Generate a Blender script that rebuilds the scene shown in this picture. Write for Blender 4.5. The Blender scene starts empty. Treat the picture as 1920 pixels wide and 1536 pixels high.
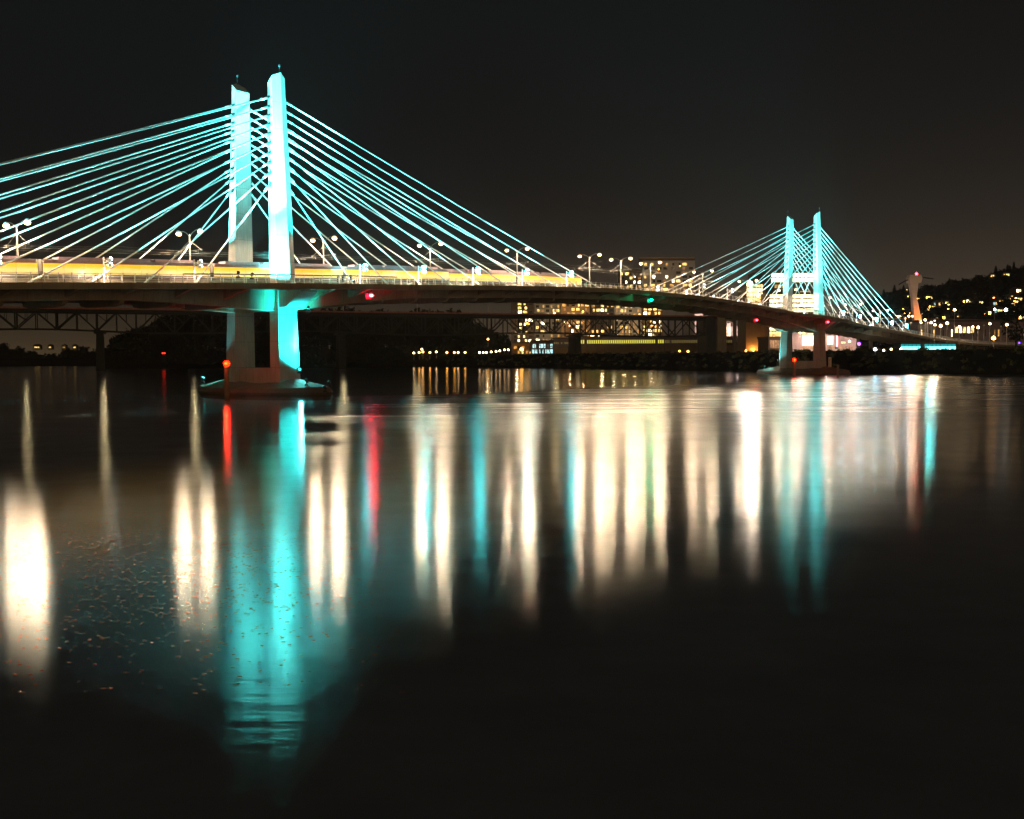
import bpy, math, random
from mathutils import Vector, Matrix
random.seed(7)
PI = math.pi
C = bpy.context.scene.collection
scn = bpy.context.scene

# ------------------------------------------------------------------ camera
F, PITCH, ROLL, HCAM = 2078.3, 0.0464, -0.005, 6.11
cam = bpy.data.cameras.new('camera')
cam.lens = 36 * F / 1920.0
cam.sensor_width = 36
cam.clip_start, cam.clip_end = 0.5, 9000
co = bpy.data.objects.new('camera', cam)
C.objects.link(co)
co.matrix_world = (Matrix.Translation((0, 0, HCAM)) @ Matrix.Rotation(PI / 2 - PITCH, 4, 'X')
                   @ Matrix.Rotation(ROLL, 4, 'Z'))
scn.camera = co

# ------------------------------------------------------------------ world: night sky with city glow
w = bpy.data.worlds.new('World')
scn.world = w
w.use_nodes = True
nt = w.node_tree
nt.nodes.clear()
def wn(t, **k):
    n = nt.nodes.new(t)
    for a, b in k.items(): setattr(n, a, b)
    return n
def wm(op, a, b=None, clamp=False):
    n = wn('ShaderNodeMath', operation=op, use_clamp=clamp)
    for i, v in enumerate((a, b)):
        if v is None: continue
        if isinstance(v, (int, float)): n.inputs[i].default_value = v
        else: nt.links.new(v, n.inputs[i])
    return n.outputs[0]
tc = wn('ShaderNodeTexCoord')
sx = wn('ShaderNodeSeparateXYZ')
nt.links.new(tc.outputs['Generated'], sx.inputs[0])
X_, Y_, Z_ = sx.outputs
zc = wm('MAXIMUM', Z_, 0.0)
g1 = wm('EXPONENT', wm('MULTIPLY', zc, -14.0))                 # low band of glow
right = wm('ADD', wm('MULTIPLY', X_, 0.9), 0.25, True)
front = wm('MULTIPLY', g1, wm('MULTIPLY', right, 0.13))
g2 = wm('EXPONENT', wm('MULTIPLY', zc, -26.0))
low = wm('MULTIPLY', g2, 0.06)
back = wm('MULTIPLY', wm('EXPONENT', wm('MULTIPLY', zc, -2.6)), wm('MULTIPLY', wm('MULTIPLY', Y_, -1.0, True), 0.48))
glow = wm('ADD', front, wm('MULTIPLY', low, .1))
backl = wm('ADD', back, wm('MULTIPLY', low, .9))
ng = wn('ShaderNodeTexNoise'); ng.inputs['Scale'].default_value = 2.2; ng.inputs['Detail'].default_value = 3
nt.links.new(tc.outputs['Generated'], ng.inputs['Vector'])
glow = wm('MULTIPLY', glow, wm('ADD', wm('MULTIPLY', ng.outputs['Fac'], 0.5), 0.75))
cw = wn('ShaderNodeCombineXYZ')
for i, (m, m2, base) in enumerate(((1.0, 1.0, 0.0062), (0.74, .62, 0.0062), (0.50, .24, 0.0064))):
    nt.links.new(wm('ADD', wm('ADD', wm('MULTIPLY', glow, m), wm('MULTIPLY', backl, m2)), base), cw.inputs[i])
bg = wn('ShaderNodeBackground')
nt.links.new(cw.outputs[0], bg.inputs['Color'])
bg.inputs['Strength'].default_value = 1.0
wo = wn('ShaderNodeOutputWorld')
nt.links.new(bg.outputs[0], wo.inputs['Surface'])

scn.view_settings.view_transform = 'Standard'
scn.view_settings.look = 'None'
scn.view_settings.exposure = 0
scn.view_settings.gamma = 1
cy = scn.cycles
cy.use_denoising = True
try:
    cy.denoiser = 'OPENIMAGEDENOISE'
    cy.denoising_input_passes = 'RGB_ALBEDO_NORMAL'; cy.denoising_prefilter = 'ACCURATE'
except Exception: pass
cy.max_bounces = 5; cy.diffuse_bounces = 2; cy.glossy_bounces = 3; cy.transmission_bounces = 2; cy.volume_bounces = 0; cy.transparent_max_bounces = 6
cy.sample_clamp_indirect = 50.0
cy.sample_clamp_direct = 0
cy.caustics_reflective = False; cy.caustics_refractive = False
cy.use_light_tree = True

# ------------------------------------------------------------------ geometry of the place
TH, OX, OY, BW = 0.911, -40.57, 195.35, 10.22      # direction of the bridge, foot of the near tower, spacing of cable planes
D = Vector((math.cos(TH), math.sin(TH), 0)); N = Vector((D.y, -D.x, 0))
SPAN = 238.0
def B(s, b, z): return Vector((OX, OY, 0)) + D * s + N * b + Vector((0, 0, z))
TAB = [(-200, 9.5), (-145, 11.8), (-100, 14.2), (-53, 16.7), (-28, 17.9), (0, 19.0), (18, 19.9), (49, 21.2), (68, 22.0), (89, 22.7), (113, 23.1),
       (141, 23.05), (156, 22.75), (173, 22.2), (192, 21.3), (212, 20.3), (238, 19.1), (259, 18.1), (285, 17.0), (316, 15.5), (350, 13.8), (388, 12.3),
       (432, 11.7), (482, 11.5), (800, 11.5)]
def _lin(s):
    for (a, za), (b, zb) in zip(TAB, TAB[1:]):
        if s <= b: return za + (zb - za) * (s - a) / (b - a)
    return TAB[-1][1]
def zd(s): return sum(_lin(s + k) for k in (-12, -8, -4, 0, 4, 8, 12)) / 7
def bump(s):
    v = 0
    for c in (0, SPAN):
        t = abs(s - c) / 30.0
        if t < 1: v = max(v, 0.5 + 0.5 * math.cos(PI * min(1, max(0, (t - 0.25) / 0.75))))
    return v
def edge(s): return 5.0 + 3.0 * bump(s)
def at(px, py, Y):
    a, b = px - 960.0, py - 768.0
    a0 = a * math.cos(ROLL) + b * math.sin(ROLL); b0 = -a * math.sin(ROLL) + b * math.cos(ROLL)
    u, v = a0 / F, -b0 / F
    yy = math.cos(PITCH) + v * math.sin(PITCH); zz = -math.sin(PITCH) + v * math.cos(PITCH)
    return Vector((u * Y / yy, Y, HCAM + zz * Y / yy))

# ------------------------------------------------------------------ materials
MATS = {}
def mat(name, col, rough=0.8, emit=None, strength=1.0, metal=0.0, noise=0.0, nscale=1.0, bumpd=0.0, nomis=False, spec=0.5, stretch=(1, 1, 1)):
    m = bpy.data.materials.new(name); m.use_nodes = True
    t = m.node_tree; p = t.nodes['Principled BSDF']
    p.inputs['Base Color'].default_value = (*col, 1); p.inputs['Roughness'].default_value = rough
    p.inputs['Metallic'].default_value = metal
    p.inputs['Specular IOR Level'].default_value = spec
    if noise:
        tcn = t.nodes.new('ShaderNodeTexCoord'); mp = t.nodes.new('ShaderNodeMapping')
        mp.inputs['Scale'].default_value = stretch
        t.links.new(tcn.outputs['Object'], mp.inputs[0])
        n = t.nodes.new('ShaderNodeTexNoise'); n.inputs['Scale'].default_value = nscale; n.inputs['Detail'].default_value = 6
        n.inputs['Roughness'].default_value = 0.65
        t.links.new(mp.outputs[0], n.inputs['Vector'])
        r = t.nodes.new('ShaderNodeMapRange')
        r.inputs['From Min'].default_value = 0.3; r.inputs['From Max'].default_value = 0.7
        r.inputs['To Min'].default_value = 1 - noise; r.inputs['To Max'].default_value = 1 + noise * 0.6
        t.links.new(n.outputs['Fac'], r.inputs['Value'])
        h = t.nodes.new('ShaderNodeMix'); h.data_type = 'RGBA'; h.blend_type = 'MULTIPLY'; h.inputs['Factor'].default_value = 1
        h.inputs['A'].default_value = (*col, 1)
        t.links.new(r.outputs['Result'], h.inputs['B'])
        t.links.new(h.outputs['Result'], p.inputs['Base Color'])
        if bumpd:
            bn = t.nodes.new('ShaderNodeBump'); bn.inputs['Distance'].default_value = bumpd
            t.links.new(n.outputs['Fac'], bn.inputs['Height']); t.links.new(bn.outputs[0], p.inputs['Normal'])
    if emit:
        p.inputs['Emission Color'].default_value = (*emit, 1); p.inputs['Emission Strength'].default_value = strength
        if nomis: m.cycles.emission_sampling = 'NONE'
    MATS[name] = m
    return m

def concrete(name, col, joints=0.0, boards=0.0):
    m = mat(name, col, 0.85)
    t = m.node_tree; p = t.nodes['Principled BSDF']; L = t.links
    tcn = t.nodes.new('ShaderNodeTexCoord')
    def noise(scale, sc, det=6):
        mp = t.nodes.new('ShaderNodeMapping'); mp.inputs['Scale'].default_value = sc
        L.new(tcn.outputs['Object'], mp.inputs[0])
        n = t.nodes.new('ShaderNodeTexNoise'); n.inputs['Scale'].default_value = scale; n.inputs['Detail'].default_value = det
        L.new(mp.outputs[0], n.inputs['Vector'])
        return n.outputs['Fac']
    def rng(v, a, b, c, d):
        r = t.nodes.new('ShaderNodeMapRange')
        for k, x in zip(('From Min', 'From Max', 'To Min', 'To Max'), (a, b, c, d)): r.inputs[k].default_value = x
        L.new(v, r.inputs['Value']); return r.outputs['Result']
    def mul(a, b):
        x = t.nodes.new('ShaderNodeMath'); x.operation = 'MULTIPLY'; L.new(a, x.inputs[0]); L.new(b, x.inputs[1]); return x.outputs[0]
    f = mul(rng(noise(0.35, (1, 1, 0.5)), 0.3, 0.7, 0.80, 1.12), rng(noise(2.0, (2.5, 2.5, 0.15)), 0.35, 0.7, 0.86, 1.06))
    f = mul(f, rng(noise(9.0, (1, 1, 1)), 0.3, 0.7, 0.93, 1.05))
    sep = t.nodes.new('ShaderNodeSeparateXYZ'); L.new(tcn.outputs['Object'], sep.inputs[0])
    if joints:
        a = t.nodes.new('ShaderNodeMath'); a.operation = 'FRACT'
        dv = t.nodes.new('ShaderNodeMath'); dv.operation = 'DIVIDE'; dv.inputs[1].default_value = joints
        L.new(sep.outputs['Z'], dv.inputs[0]); L.new(dv.outputs[0], a.inputs[0])
        f = mul(f, rng(a.outputs[0], 0.0, 0.03, 0.55, 1.0))
    if boards:
        a = t.nodes.new('ShaderNodeMath'); a.operation = 'FRACT'
        dv = t.nodes.new('ShaderNodeMath'); dv.operation = 'DIVIDE'; dv.inputs[1].default_value = boards
        L.new(sep.outputs['X'], dv.inputs[0]); L.new(dv.outputs[0], a.inputs[0])
        f = mul(f, rng(a.outputs[0], 0.0, 0.04, 0.7, 1.0))
    h = t.nodes.new('ShaderNodeMix'); h.data_type = 'RGBA'; h.blend_type = 'MULTIPLY'; h.inputs['Factor'].default_value = 1
    h.inputs['A'].default_value = (*col, 1); L.new(f, h.inputs['B']); L.new(h.outputs['Result'], p.inputs['Base Color'])
    bn = t.nodes.new('ShaderNodeBump'); bn.inputs['Distance'].default_value = 0.05; L.new(f, bn.inputs['Height']); L.new(bn.outputs[0], p.inputs['Normal'])
    return m

M = {}
M['pylon'] = concrete('pylon_concrete', (0.46, 0.44, 0.41), 4.6)
M['deck'] = concrete('deck_concrete', (0.40, 0.33, 0.23), 0, 4.7)
M['girder'] = concrete('girder_concrete', (0.42, 0.33, 0.22), 0, 4.7)
M['oldconc'] = concrete('old_concrete', (0.34, 0.29, 0.22), 3.0)
M['pile'] = concrete('pile_concrete', (0.30, 0.20, 0.12))
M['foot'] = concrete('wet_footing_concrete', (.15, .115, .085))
M['road'] = mat('track_slab', (0.45, 0.42, 0.38), 0.8, noise=.25, nscale=2)
M['cable'] = mat('white_pipe', (0.78, 0.80, 0.80), 0.45, noise=.06, nscale=3)
M['steel'] = mat('galvanised_steel', (0.36, 0.35, 0.32), 0.45, metal=0.3, noise=.1, nscale=4)
M['rail'] = mat('painted_rail', (0.8, 0.78, 0.74), 0.5, noise=.1, nscale=4)
M['darkrail'] = mat('dark_handrail', (0.05, 0.045, 0.04), 0.5, noise=.1, nscale=4)
M['black'] = mat('dark_steel', (0.03, 0.03, 0.03), 0.5, noise=.1, nscale=4)
M['truss'] = mat('old_truss_paint', (0.014, 0.014, 0.012), 0.8, noise=.3, nscale=.5)
M['brick'] = mat('rusty_parapet', (0.35, 0.12, 0.08), 0.8, noise=.3, nscale=.4)
M['lamp'] = mat('warm_lens', (1, .9, .8), .4, emit=(1, .72, .42), strength=55)
M['lampb'] = mat('street_lamp_lens', (1, .8, .6), .4, emit=(1, .64, .36), strength=2.1, nomis=True)
M['lampdim'] = mat('small_warm_lens', (1, .9, .8), .4, emit=(1, .62, .28), strength=15)
M['lampoff'] = mat('unlit_lens', (.8, .75, .7), .3, noise=.05, nscale=5)
M['teal'] = mat('teal_lens', (.5, 1, 1), .4, emit=(.02, .85, .9), strength=120)
M['tealf'] = mat('faint_teal_lens', (.8, 1, 1), .4, emit=(.05, .9, .9), strength=1.2)
M['tealw'] = mat('white_teal_lens', (.8, 1, 1), .4, emit=(.75, .95, .95), strength=7)
M['red'] = mat('red_lens', (1, .2, .1), .4, emit=(1, .012, .02), strength=70)
M['bluel'] = mat('blue_white_lens', (.5, .9, 1), .4, emit=(.12, .62, 1), strength=130)
M['redstrong'] = mat('strong_red_lens', (1, .2, .1), .4, emit=(1, .01, .03), strength=230)
M['reddim'] = mat('dim_red_lens', (1, .2, .1), .4, emit=(1, .02, .01), strength=6)
M['redhot'] = mat('orange_red_lens', (1, .3, .1), .4, emit=(1, .0025, .0), strength=40)
M['green'] = mat('green_lens', (.1, 1, .4), .4, emit=(0, .9, .38), strength=25)
M['amber'] = mat('amber_lens', (1, .6, .2), .4, emit=(1, .42, .06), strength=20)
M['whitel'] = mat('white_lens', (1, 1, 1), .4, emit=(.9, 1, .95), strength=20)
M['violet'] = mat('violet_lens', (.3, .1, 1), .4, emit=(.12, .03, 1), strength=14)
M['yelglow'] = mat('yellow_old_lens', (1, .9, .5), .4, emit=(1, .85, .35), strength=12)
WIN = []
for k, (c, s_) in enumerate((((1, .62, .16), 1.2), ((1, .66, .22), 1.7), ((1, .50, .10), .55), ((1, .85, .55), 5.0), ((1, .42, .12), .25), ((.55, .95, .95), .8))):
    WIN.append(mat('lit_window_%d' % k, (.3, .25, .2), .3, emit=c, strength=s_, nomis=True))
for m in WIN:
    t = m.node_tree; p = t.nodes['Principled BSDF']; e = p.inputs['Emission Strength'].default_value
    oi = t.nodes.new('ShaderNodeObjectInfo'); tcn = t.nodes.new('ShaderNodeTexCoord')
    n = t.nodes.new('ShaderNodeTexNoise'); n.noise_dimensions = '4D'; n.inputs['Scale'].default_value = .8; n.inputs['Detail'].default_value = 2
    sc_ = t.nodes.new('ShaderNodeMath'); sc_.operation = 'MULTIPLY'; sc_.inputs[1].default_value = 50
    t.links.new(oi.outputs['Random'], sc_.inputs[0]); t.links.new(sc_.outputs[0], n.inputs['W']); t.links.new(tcn.outputs['Object'], n.inputs['Vector'])
    q = t.nodes.new('ShaderNodeMapRange'); q.inputs['From Min'].default_value = .35; q.inputs['From Max'].default_value = .65
    q.inputs['To Min'].default_value = e * .15; q.inputs['To Max'].default_value = e * 2.2
    t.links.new(n.outputs['Fac'], q.inputs['Value']); t.links.new(q.outputs['Result'], p.inputs['Emission Strength'])
WOFF = mat('dark_window', (.02, .022, .026), .15, noise=.1, nscale=1)

# ------------------------------------------------------------------ mesh helpers
class MB:
    def __init__(s): s.v = []; s.f = []; s.m = []
    def add(s, vs, fs, mi=0):
        o = len(s.v); s.v += [tuple(v) for v in vs]; s.f += [tuple(i + o for i in f) for f in fs]; s.m += [mi] * len(fs); return s
    def box(s, x0, x1, y0, y1, z0, z1, mi=0, top=None):
        t = top or (0, 0)
        return s.add([(x0, y0, z0), (x1, y0, z0), (x1, y1, z0), (x0, y1, z0), (x0 + t[0], y0 + t[1], z1), (x1 - t[0], y0 + t[1], z1), (x1 - t[0], y1 - t[1], z1), (x0 + t[0], y1 - t[1], z1)],
                     [(3, 2, 1, 0), (4, 5, 6, 7), (0, 1, 5, 4), (1, 2, 6, 5), (2, 3, 7, 6), (3, 0, 4, 7)], mi)
    def tube(s, pts, r, n=8, mi=0, cap=True):
        pts = [Vector(p) for p in pts]; rs = r if isinstance(r, (list, tuple)) else [r] * len(pts)
        o = []; prev = None
        for i, p in enumerate(pts):
            d = (pts[min(i + 1, len(pts) - 1)] - pts[max(i - 1, 0)]).normalized()
            if prev is None:
                a = d.cross(Vector((0, 0, 1))) if abs(d.z) < .95 else d.cross(Vector((1, 0, 0)))
            else: a = prev - d * prev.dot(d)
            a.normalize(); prev = a; b = d.cross(a)
            for k in range(n):
                an = 2 * PI * k / n; o.append(p + (a * math.cos(an) + b * math.sin(an)) * rs[i])
        fs = []
        for i in range(len(pts) - 1):
            for k in range(n):
                fs.append((i * n + k, i * n + (k + 1) % n, (i + 1) * n + (k + 1) % n, (i + 1) * n + k))
        if cap: fs += [tuple(range(n))[::-1], tuple(range((len(pts) - 1) * n, len(pts) * n))]
        return s.add(o, fs, mi)
    def lathe(s, prof, n=12, c=(0, 0, 0), mi=0):
        o = []; 
        for r, z in prof:
            for k in range(n): o.append((c[0] + r * math.cos(2 * PI * k / n), c[1] + r * math.sin(2 * PI * k / n), c[2] + z))
        fs = []
        for i in range(len(prof) - 1):
            for k in range(n): fs.append((i * n + k, i * n + (k + 1) % n, (i + 1) * n + (k + 1) % n, (i + 1) * n + k))
        fs += [tuple(range(n))[::-1], tuple(range((len(prof) - 1) * n, len(prof) * n))]
        return s.add(o, fs, mi)
    def loft(s, secs, mi=0, cap=True):
        n = len(secs[0]); o = [p for q in secs for p in q]; fs = []
        for i in range(len(secs) - 1):
            for k in range(n): fs.append((i * n + k, i * n + (k + 1) % n, (i + 1) * n + (k + 1) % n, (i + 1) * n + k))
        if cap: fs += [tuple(range(n))[::-1], tuple(range((len(secs) - 1) * n, len(secs) * n))]
        return s.add(o, fs, mi)
    def bar(s, a, b, w, h=None, mi=0):
        a = Vector(a); b = Vector(b); h = h or w; d = (b - a).normalized()
        u = d.cross(Vector((0, 0, 1))) if abs(d.z) < .97 else Vector((1, 0, 0)); u.normalize(); v = u.cross(d)
        o = [p + u * i * w / 2 + v * j * h / 2 for p in (a, b) for i, j in ((-1, -1), (1, -1), (1, 1), (-1, 1))]
        return s.add(o, [(3, 2, 1, 0), (4, 5, 6, 7), (0, 1, 5, 4), (1, 2, 6, 5), (2, 3, 7, 6), (3, 0, 4, 7)], mi)
    def mesh(s, name, mats, smooth=False):
        me = bpy.data.meshes.new(name); me.from_pydata(s.v, [], s.f)
        for m in (mats if isinstance(mats, (list, tuple)) else [mats]): me.materials.append(m)
        me.polygons.foreach_set('material_index', s.m)
        if smooth: me.polygons.foreach_set('use_smooth', [True] * len(s.f))
        import bmesh
        bm = bmesh.new(); bm.from_mesh(me); bmesh.ops.recalc_face_normals(bm, faces=bm.faces); bm.to_mesh(me); bm.free()
        return me
    def build(s, name, mats, parent=None, smooth=False, **k):
        return link(name, s.mesh(name, mats, smooth), parent, **k)
def link(name, me, parent=None, loc=None, rz=None):
    o = bpy.data.objects.new(name, me); C.objects.link(o)
    if parent: o.parent = parent
    if loc is not None: o.location = loc
    if rz is not None: o.rotation_euler.z = rz
    return o
def tag(o, label=None, cat=None, group=None, kind=None):
    for k, v in (('label', label), ('category', cat), ('group', group), ('kind', kind)):
        if v: o[k] = v
    return o
def thing(name, label, cat, loc=(0, 0, 0), rz=0, group=None):
    o = bpy.data.objects.new(name, None); C.objects.link(o); o.location = loc; o.rotation_euler.z = rz; o.empty_display_size = .5
    return tag(o, label, cat, group)
def copy_tree(o, parent=None):
    c = o.copy(); C.objects.link(c)
    if parent: c.parent = parent
    for ch in list(o.children):
        copy_tree(ch, c)
    return c
def place(o, loc, rz, label, group=None):
    o.location = loc; o.rotation_euler.z = rz; o['label'] = label
    if group: o['group'] = group
    return o
def light(kind, name, parent, loc, energy, col, radius=.2, aim=None, cone=None, blend=.6):
    l = bpy.data.lights.new(name, kind); l.energy = energy; l.color = col; l.shadow_soft_size = radius
    if kind == 'SPOT': l.spot_size = cone; l.spot_blend = blend
    o = bpy.data.objects.new(name, l); C.objects.link(o); o.location = loc
    if parent: o.parent = parent
    if aim is not None: o.rotation_euler = (Vector(aim) - Vector(loc)).to_track_quat('-Z', 'Y').to_euler()
    return o
class _N(list):
    def __getitem__(s, i): return list.__getitem__(s, i) if i < len(s) else '%d%s' % (i + 1, {1: 'st', 2: 'nd', 3: 'rd'}.get((i + 1) % 10, 'th'))
NTH = _N(['first', 'second', 'third', 'fourth', 'fifth', 'sixth', 'seventh', 'eighth', 'ninth', 'tenth', 'eleventh', 'twelfth', 'thirteenth', 'fourteenth', 'fifteenth',
       'sixteenth', 'seventeenth', 'eighteenth', 'nineteenth', 'twentieth', 'twenty-first', 'twenty-second', 'twenty-third', 'twenty-fourth', 'twenty-fifth', 'twenty-sixth', 'twenty-seventh', 'twenty-eighth',
       'twenty-ninth', 'thirtieth', 'thirty-first', 'thirty-second', 'thirty-third', 'thirty-fourth', 'thirty-fifth', 'thirty-sixth', 'thirty-seventh', 'thirty-eighth', 'thirty-ninth', 'fortieth'])

# ================================================================== SETTING
def water():
    m = bpy.data.materials.new('river_water'); m.use_nodes = True
    t = m.node_tree; t.nodes.clear(); L = t.links
    def nd(k, **a):
        n = t.nodes.new(k)
        for x, y in a.items(): setattr(n, x, y)
        return n
    def ma(op, a, b=None, c=None, clamp=False):
        n = nd('ShaderNodeMath', operation=op, use_clamp=clamp)
        for i, v in enumerate((a, b, c)):
            if v is None: continue
            if isinstance(v, (int, float)): n.inputs[i].default_value = v
            else: L.new(v, n.inputs[i])
        return n.outputs[0]
    geo = nd('ShaderNodeNewGeometry'); sp = nd('ShaderNodeSeparateXYZ'); L.new(geo.outputs['Position'], sp.inputs[0])
    x, y, _ = sp.outputs
    dx, dy = ma('SUBTRACT', x, OX), ma('SUBTRACT', y, OY)
    s = ma('ADD', ma('MULTIPLY', dx, D.x), ma('MULTIPLY', dy, D.y))
    b = ma('ADD', ma('MULTIPLY', dx, N.x), ma('MULTIPLY', dy, N.y))
    def noise(scale, rot, sc, det=3, ro=.5):
        mp = nd('ShaderNodeMapping'); mp.inputs['Scale'].default_value = sc; mp.inputs['Rotation'].default_value = (0, 0, rot)
        L.new(geo.outputs['Position'], mp.inputs[0])
        n = nd('ShaderNodeTexNoise'); n.inputs['Scale'].default_value = scale; n.inputs['Detail'].default_value = det; n.inputs['Roughness'].default_value = ro
        L.new(mp.outputs[0], n.inputs['Vector']); return n.outputs['Fac']
    big = noise(.022, -TH, (1, 2.2, 1), 4)
    streak = noise(.05, 0.15, (.35, 2.4, 1), 5, .6)
    # border between the sheltered dark water under the bridge and the wind-ruffled water
    b0 = ma('ADD', 30.0, ma('MAXIMUM', ma('MULTIPLY_ADD', s, -1.0, -15.0), 0.0))
    b0 = ma('ADD', b0, ma('MULTIPLY', ma('SUBTRACT', big, .5), 34.0))
    b0 = ma('ADD', b0, ma('MULTIPLY', ma('SUBTRACT', streak, .5), 26.0))
    q = ma('MULTIPLY_ADD', ma('SUBTRACT', b, b0), .09, .5, True)
    q = ma('MULTIPLY', q, ma('MULTIPLY_ADD', ma('SUBTRACT', noise(.09, 0.1, (.22, 2.6, 1), 5, .65), .5), 2.6, .85, True))
    far = nd('ShaderNodeMapRange'); far.interpolation_type = 'SMOOTHSTEP'
    for k_, v_ in zip(('From Min', 'From Max', 'To Min', 'To Max'), (36, 120, WR[2], WR[1])): far.inputs[k_].default_value = v_
    L.new(y, far.inputs['Value'])
    rough = ma('ADD', ma('MULTIPLY', q, ma('SUBTRACT', far.outputs[0], WR[0])), WR[0])
    gl = nd('ShaderNodeBsdfAnisotropic'); gl.distribution = 'BECKMANN'
    L.new(rough, gl.inputs['Roughness'])
    bn = nd('ShaderNodeBump'); bn.inputs['Distance'].default_value = WBUMP; bn.inputs['Strength'].default_value = 1.0
    near = ma('ADD', ma('MULTIPLY', noise(2.2, .08, (.30, 1.7, 1), 4, .55), 1.0), ma('ADD', ma('MULTIPLY', noise(.35, -.3, (.5, 1.5, 1), 2), .9), ma('MULTIPLY', noise(.10, -.2, (.45, 1.6, 1), 3), .8)))
    L.new(ma('MULTIPLY', near, ma('MULTIPLY_ADD', q, .8, .2)), bn.inputs['Height'])
    L.new(bn.outputs[0], gl.inputs['Normal'])
    fr = nd('ShaderNodeFresnel'); fr.inputs['IOR'].default_value = 1.333
    df = nd('ShaderNodeBsdfTransparent')          # pale sheet below shows through, lifting the dark water
    mx = nd('ShaderNodeMixShader'); L.new(fr.outputs[0], mx.inputs[0]); L.new(df.outputs[0], mx.inputs[1]); L.new(gl.outputs[0], mx.inputs[2])
    o = nd('ShaderNodeOutputMaterial'); L.new(mx.outputs[0], o.inputs[0])
    mb = MB().add([(-3500, -400, 0), (3500, -400, 0), (3500, 4500, 0), (-3500, 4500, 0)], [(0, 1, 2, 3)])
    tag(mb.build('water', m), kind='structure')
M['waterlift'] = mat('pale_underwater_sheet', (.75, .86, .97), 1, noise=.2, nscale=.2, spec=0)
tag(MB().add([(-3500, -400, -.9), (3500, -400, -.9), (3500, 4500, -.9), (-3500, 4500, -.9)], [(0, 1, 2, 3)]).build('water_lift_sheet', M['waterlift']), kind='structure')  # sheet added for murky water, made pale to lift its darkness
WR = (0.15, 0.275, 0.135); WBUMP = 0.007
water()

M['earth'] = mat('dark_earth', (.008, .007, .005), .95, noise=.8, nscale=.15, spec=0)
M['wood'] = mat('dark_foliage', (.016, .018, .013), .9, noise=.5, nscale=.3, spec=0)
M['leaf'] = mat('shrub_leaf', (.06, .06, .02), .9, noise=.5, nscale=.5, spec=0)
# west bank: a sheet running back from the water's edge
EDGE = [(420, 60), (300, 210), (225, 292), (172, 352), (128, 402), (112, 470), (95, 560), (45, 660), (0, 745), (-60, 860), (-160, 1010), (-420, 1250), (-900, 1500), (-1600, 1750)]
PROF = [(-8, -3), (0, .1), (5, 2.2), (12, 6.2), (18, 8.2), (30, 8.5), (120, 8.7), (500, 9), (2500, 12)]
def bank():
    mb = MB(); secs = []
    rnd = random.Random(3)
    pts = []
    for (x0, y0), (x1, y1) in zip(EDGE, EDGE[1:]):
        n = max(1, int(math.hypot(x1 - x0, y1 - y0) / 12))
        for k in range(n): pts.append((x0 + (x1 - x0) * k / n, y0 + (y1 - y0) * k / n))
    pts.append(EDGE[-1])
    for i, (x, y) in enumerate(pts):
        row = []
        for (dd, z) in PROF:
            j = rnd.uniform(-1.2, 1.2) if 0 <= dd < 30 else 0
            # inland direction: to the right and away
            ux, uy = .93, .36
            row.append((x + ux * (dd + j), y + uy * (dd + j), z + (rnd.uniform(-.3, .3) if 2 < z < 8.4 else 0)))
        secs.append(row)
    n = len(PROF)
    vs = [p for r in secs for p in r]; fs = []
    for i in range(len(secs) - 1):
        for k in range(n - 1): fs.append((i * n + k, i * n + k + 1, (i + 1) * n + k + 1, (i + 1) * n + k))
    mb.add(vs, fs)
    tag(mb.build('river_bank', M['earth'], smooth=True), kind='structure')
bank()
# far bank on the left
mb = MB(); vs = []; fs = []
for i in range(60):
    x = -1700 + i * 28; y = 1420 + 60 * math.sin(i * .3)
    vs += [(x, y, -1), (x, y + 25, 4), (x, y + 900, 8)]
    if i: fs += [(3 * i - 3, 3 * i, 3 * i + 1, 3 * i - 2), (3 * i - 2, 3 * i + 1, 3 * i + 2, 3 * i - 1)]
mb.add(vs, fs); tag(mb.build('far_shore', M['earth'], smooth=True), kind='structure')
# island left of centre
mb = MB(); vs = []; fs = []
K = 40
for i in range(K):
    a = 2 * PI * i / K; r = 1 + .08 * math.sin(5 * a)
    for q_, z in ((1, -1), (.97, 1.5), (.85, 4), (0.02, 6)):
        vs.append((-165 + 195 * q_ * r * math.cos(a), 985 + 120 * q_ * r * math.sin(a), z))
for i in range(K):
    j = (i + 1) % K
    for k in range(3): fs.append((i * 4 + k, j * 4 + k, j * 4 + k + 1, i * 4 + k + 1))
mb.add(vs, fs); tag(mb.build('island_ground', M['earth']), kind='structure')

# hills on the right
RIDGE = [(1380, 652), (1480, 632), (1560, 606), (1620, 572), (1650, 556), (1690, 545), (1740, 537), (1790, 528), (1840, 520), (1880, 506), (1920, 500), (1990, 505), (2100, 520), (2300, 560), (2500, 600)]
def ridge_y(px):
    for (a, ya), (b, yb) in zip(RIDGE, RIDGE[1:]):
        if px <= b: return ya + (yb - ya) * (px - a) / (b - a)
    return RIDGE[-1][1]
def hill_pt(px, t):      # t=0 foot, 1 ridge
    top = at(px, ridge_y(px) + 4, 1650); Y = 900 + 750 * t
    return Vector((top.x / 1650 * Y, Y, 9 + (top.z - 9) * (t ** .85) + (2.5 * math.sin(px * .13 + t * 9) * (t > .05) * (t < .97))))
mb = MB(); vs = []; fs = []; cols = list(range(1380, 2500, 20)); R_ = 16
for i, px in enumerate(cols):
    for k in range(R_ + 3):
        if k <= R_: vs.append(tuple(hill_pt(px, k / R_)))
        else:
            p = hill_pt(px, 1); vs.append((p.x * (1 + .25 * (k - R_)), p.y + 400 * (k - R_), p.z * (1 - .45 * (k - R_))))
n = R_ + 3
for i in range(len(cols) - 1):
    for k in range(n - 1): fs.append((i * n + k, i * n + n + k, i * n + n + k + 1, i * n + k + 1))
mb.add(vs, fs); tag(mb.build('hills', M['wood'], smooth=True), kind='structure')

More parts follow.
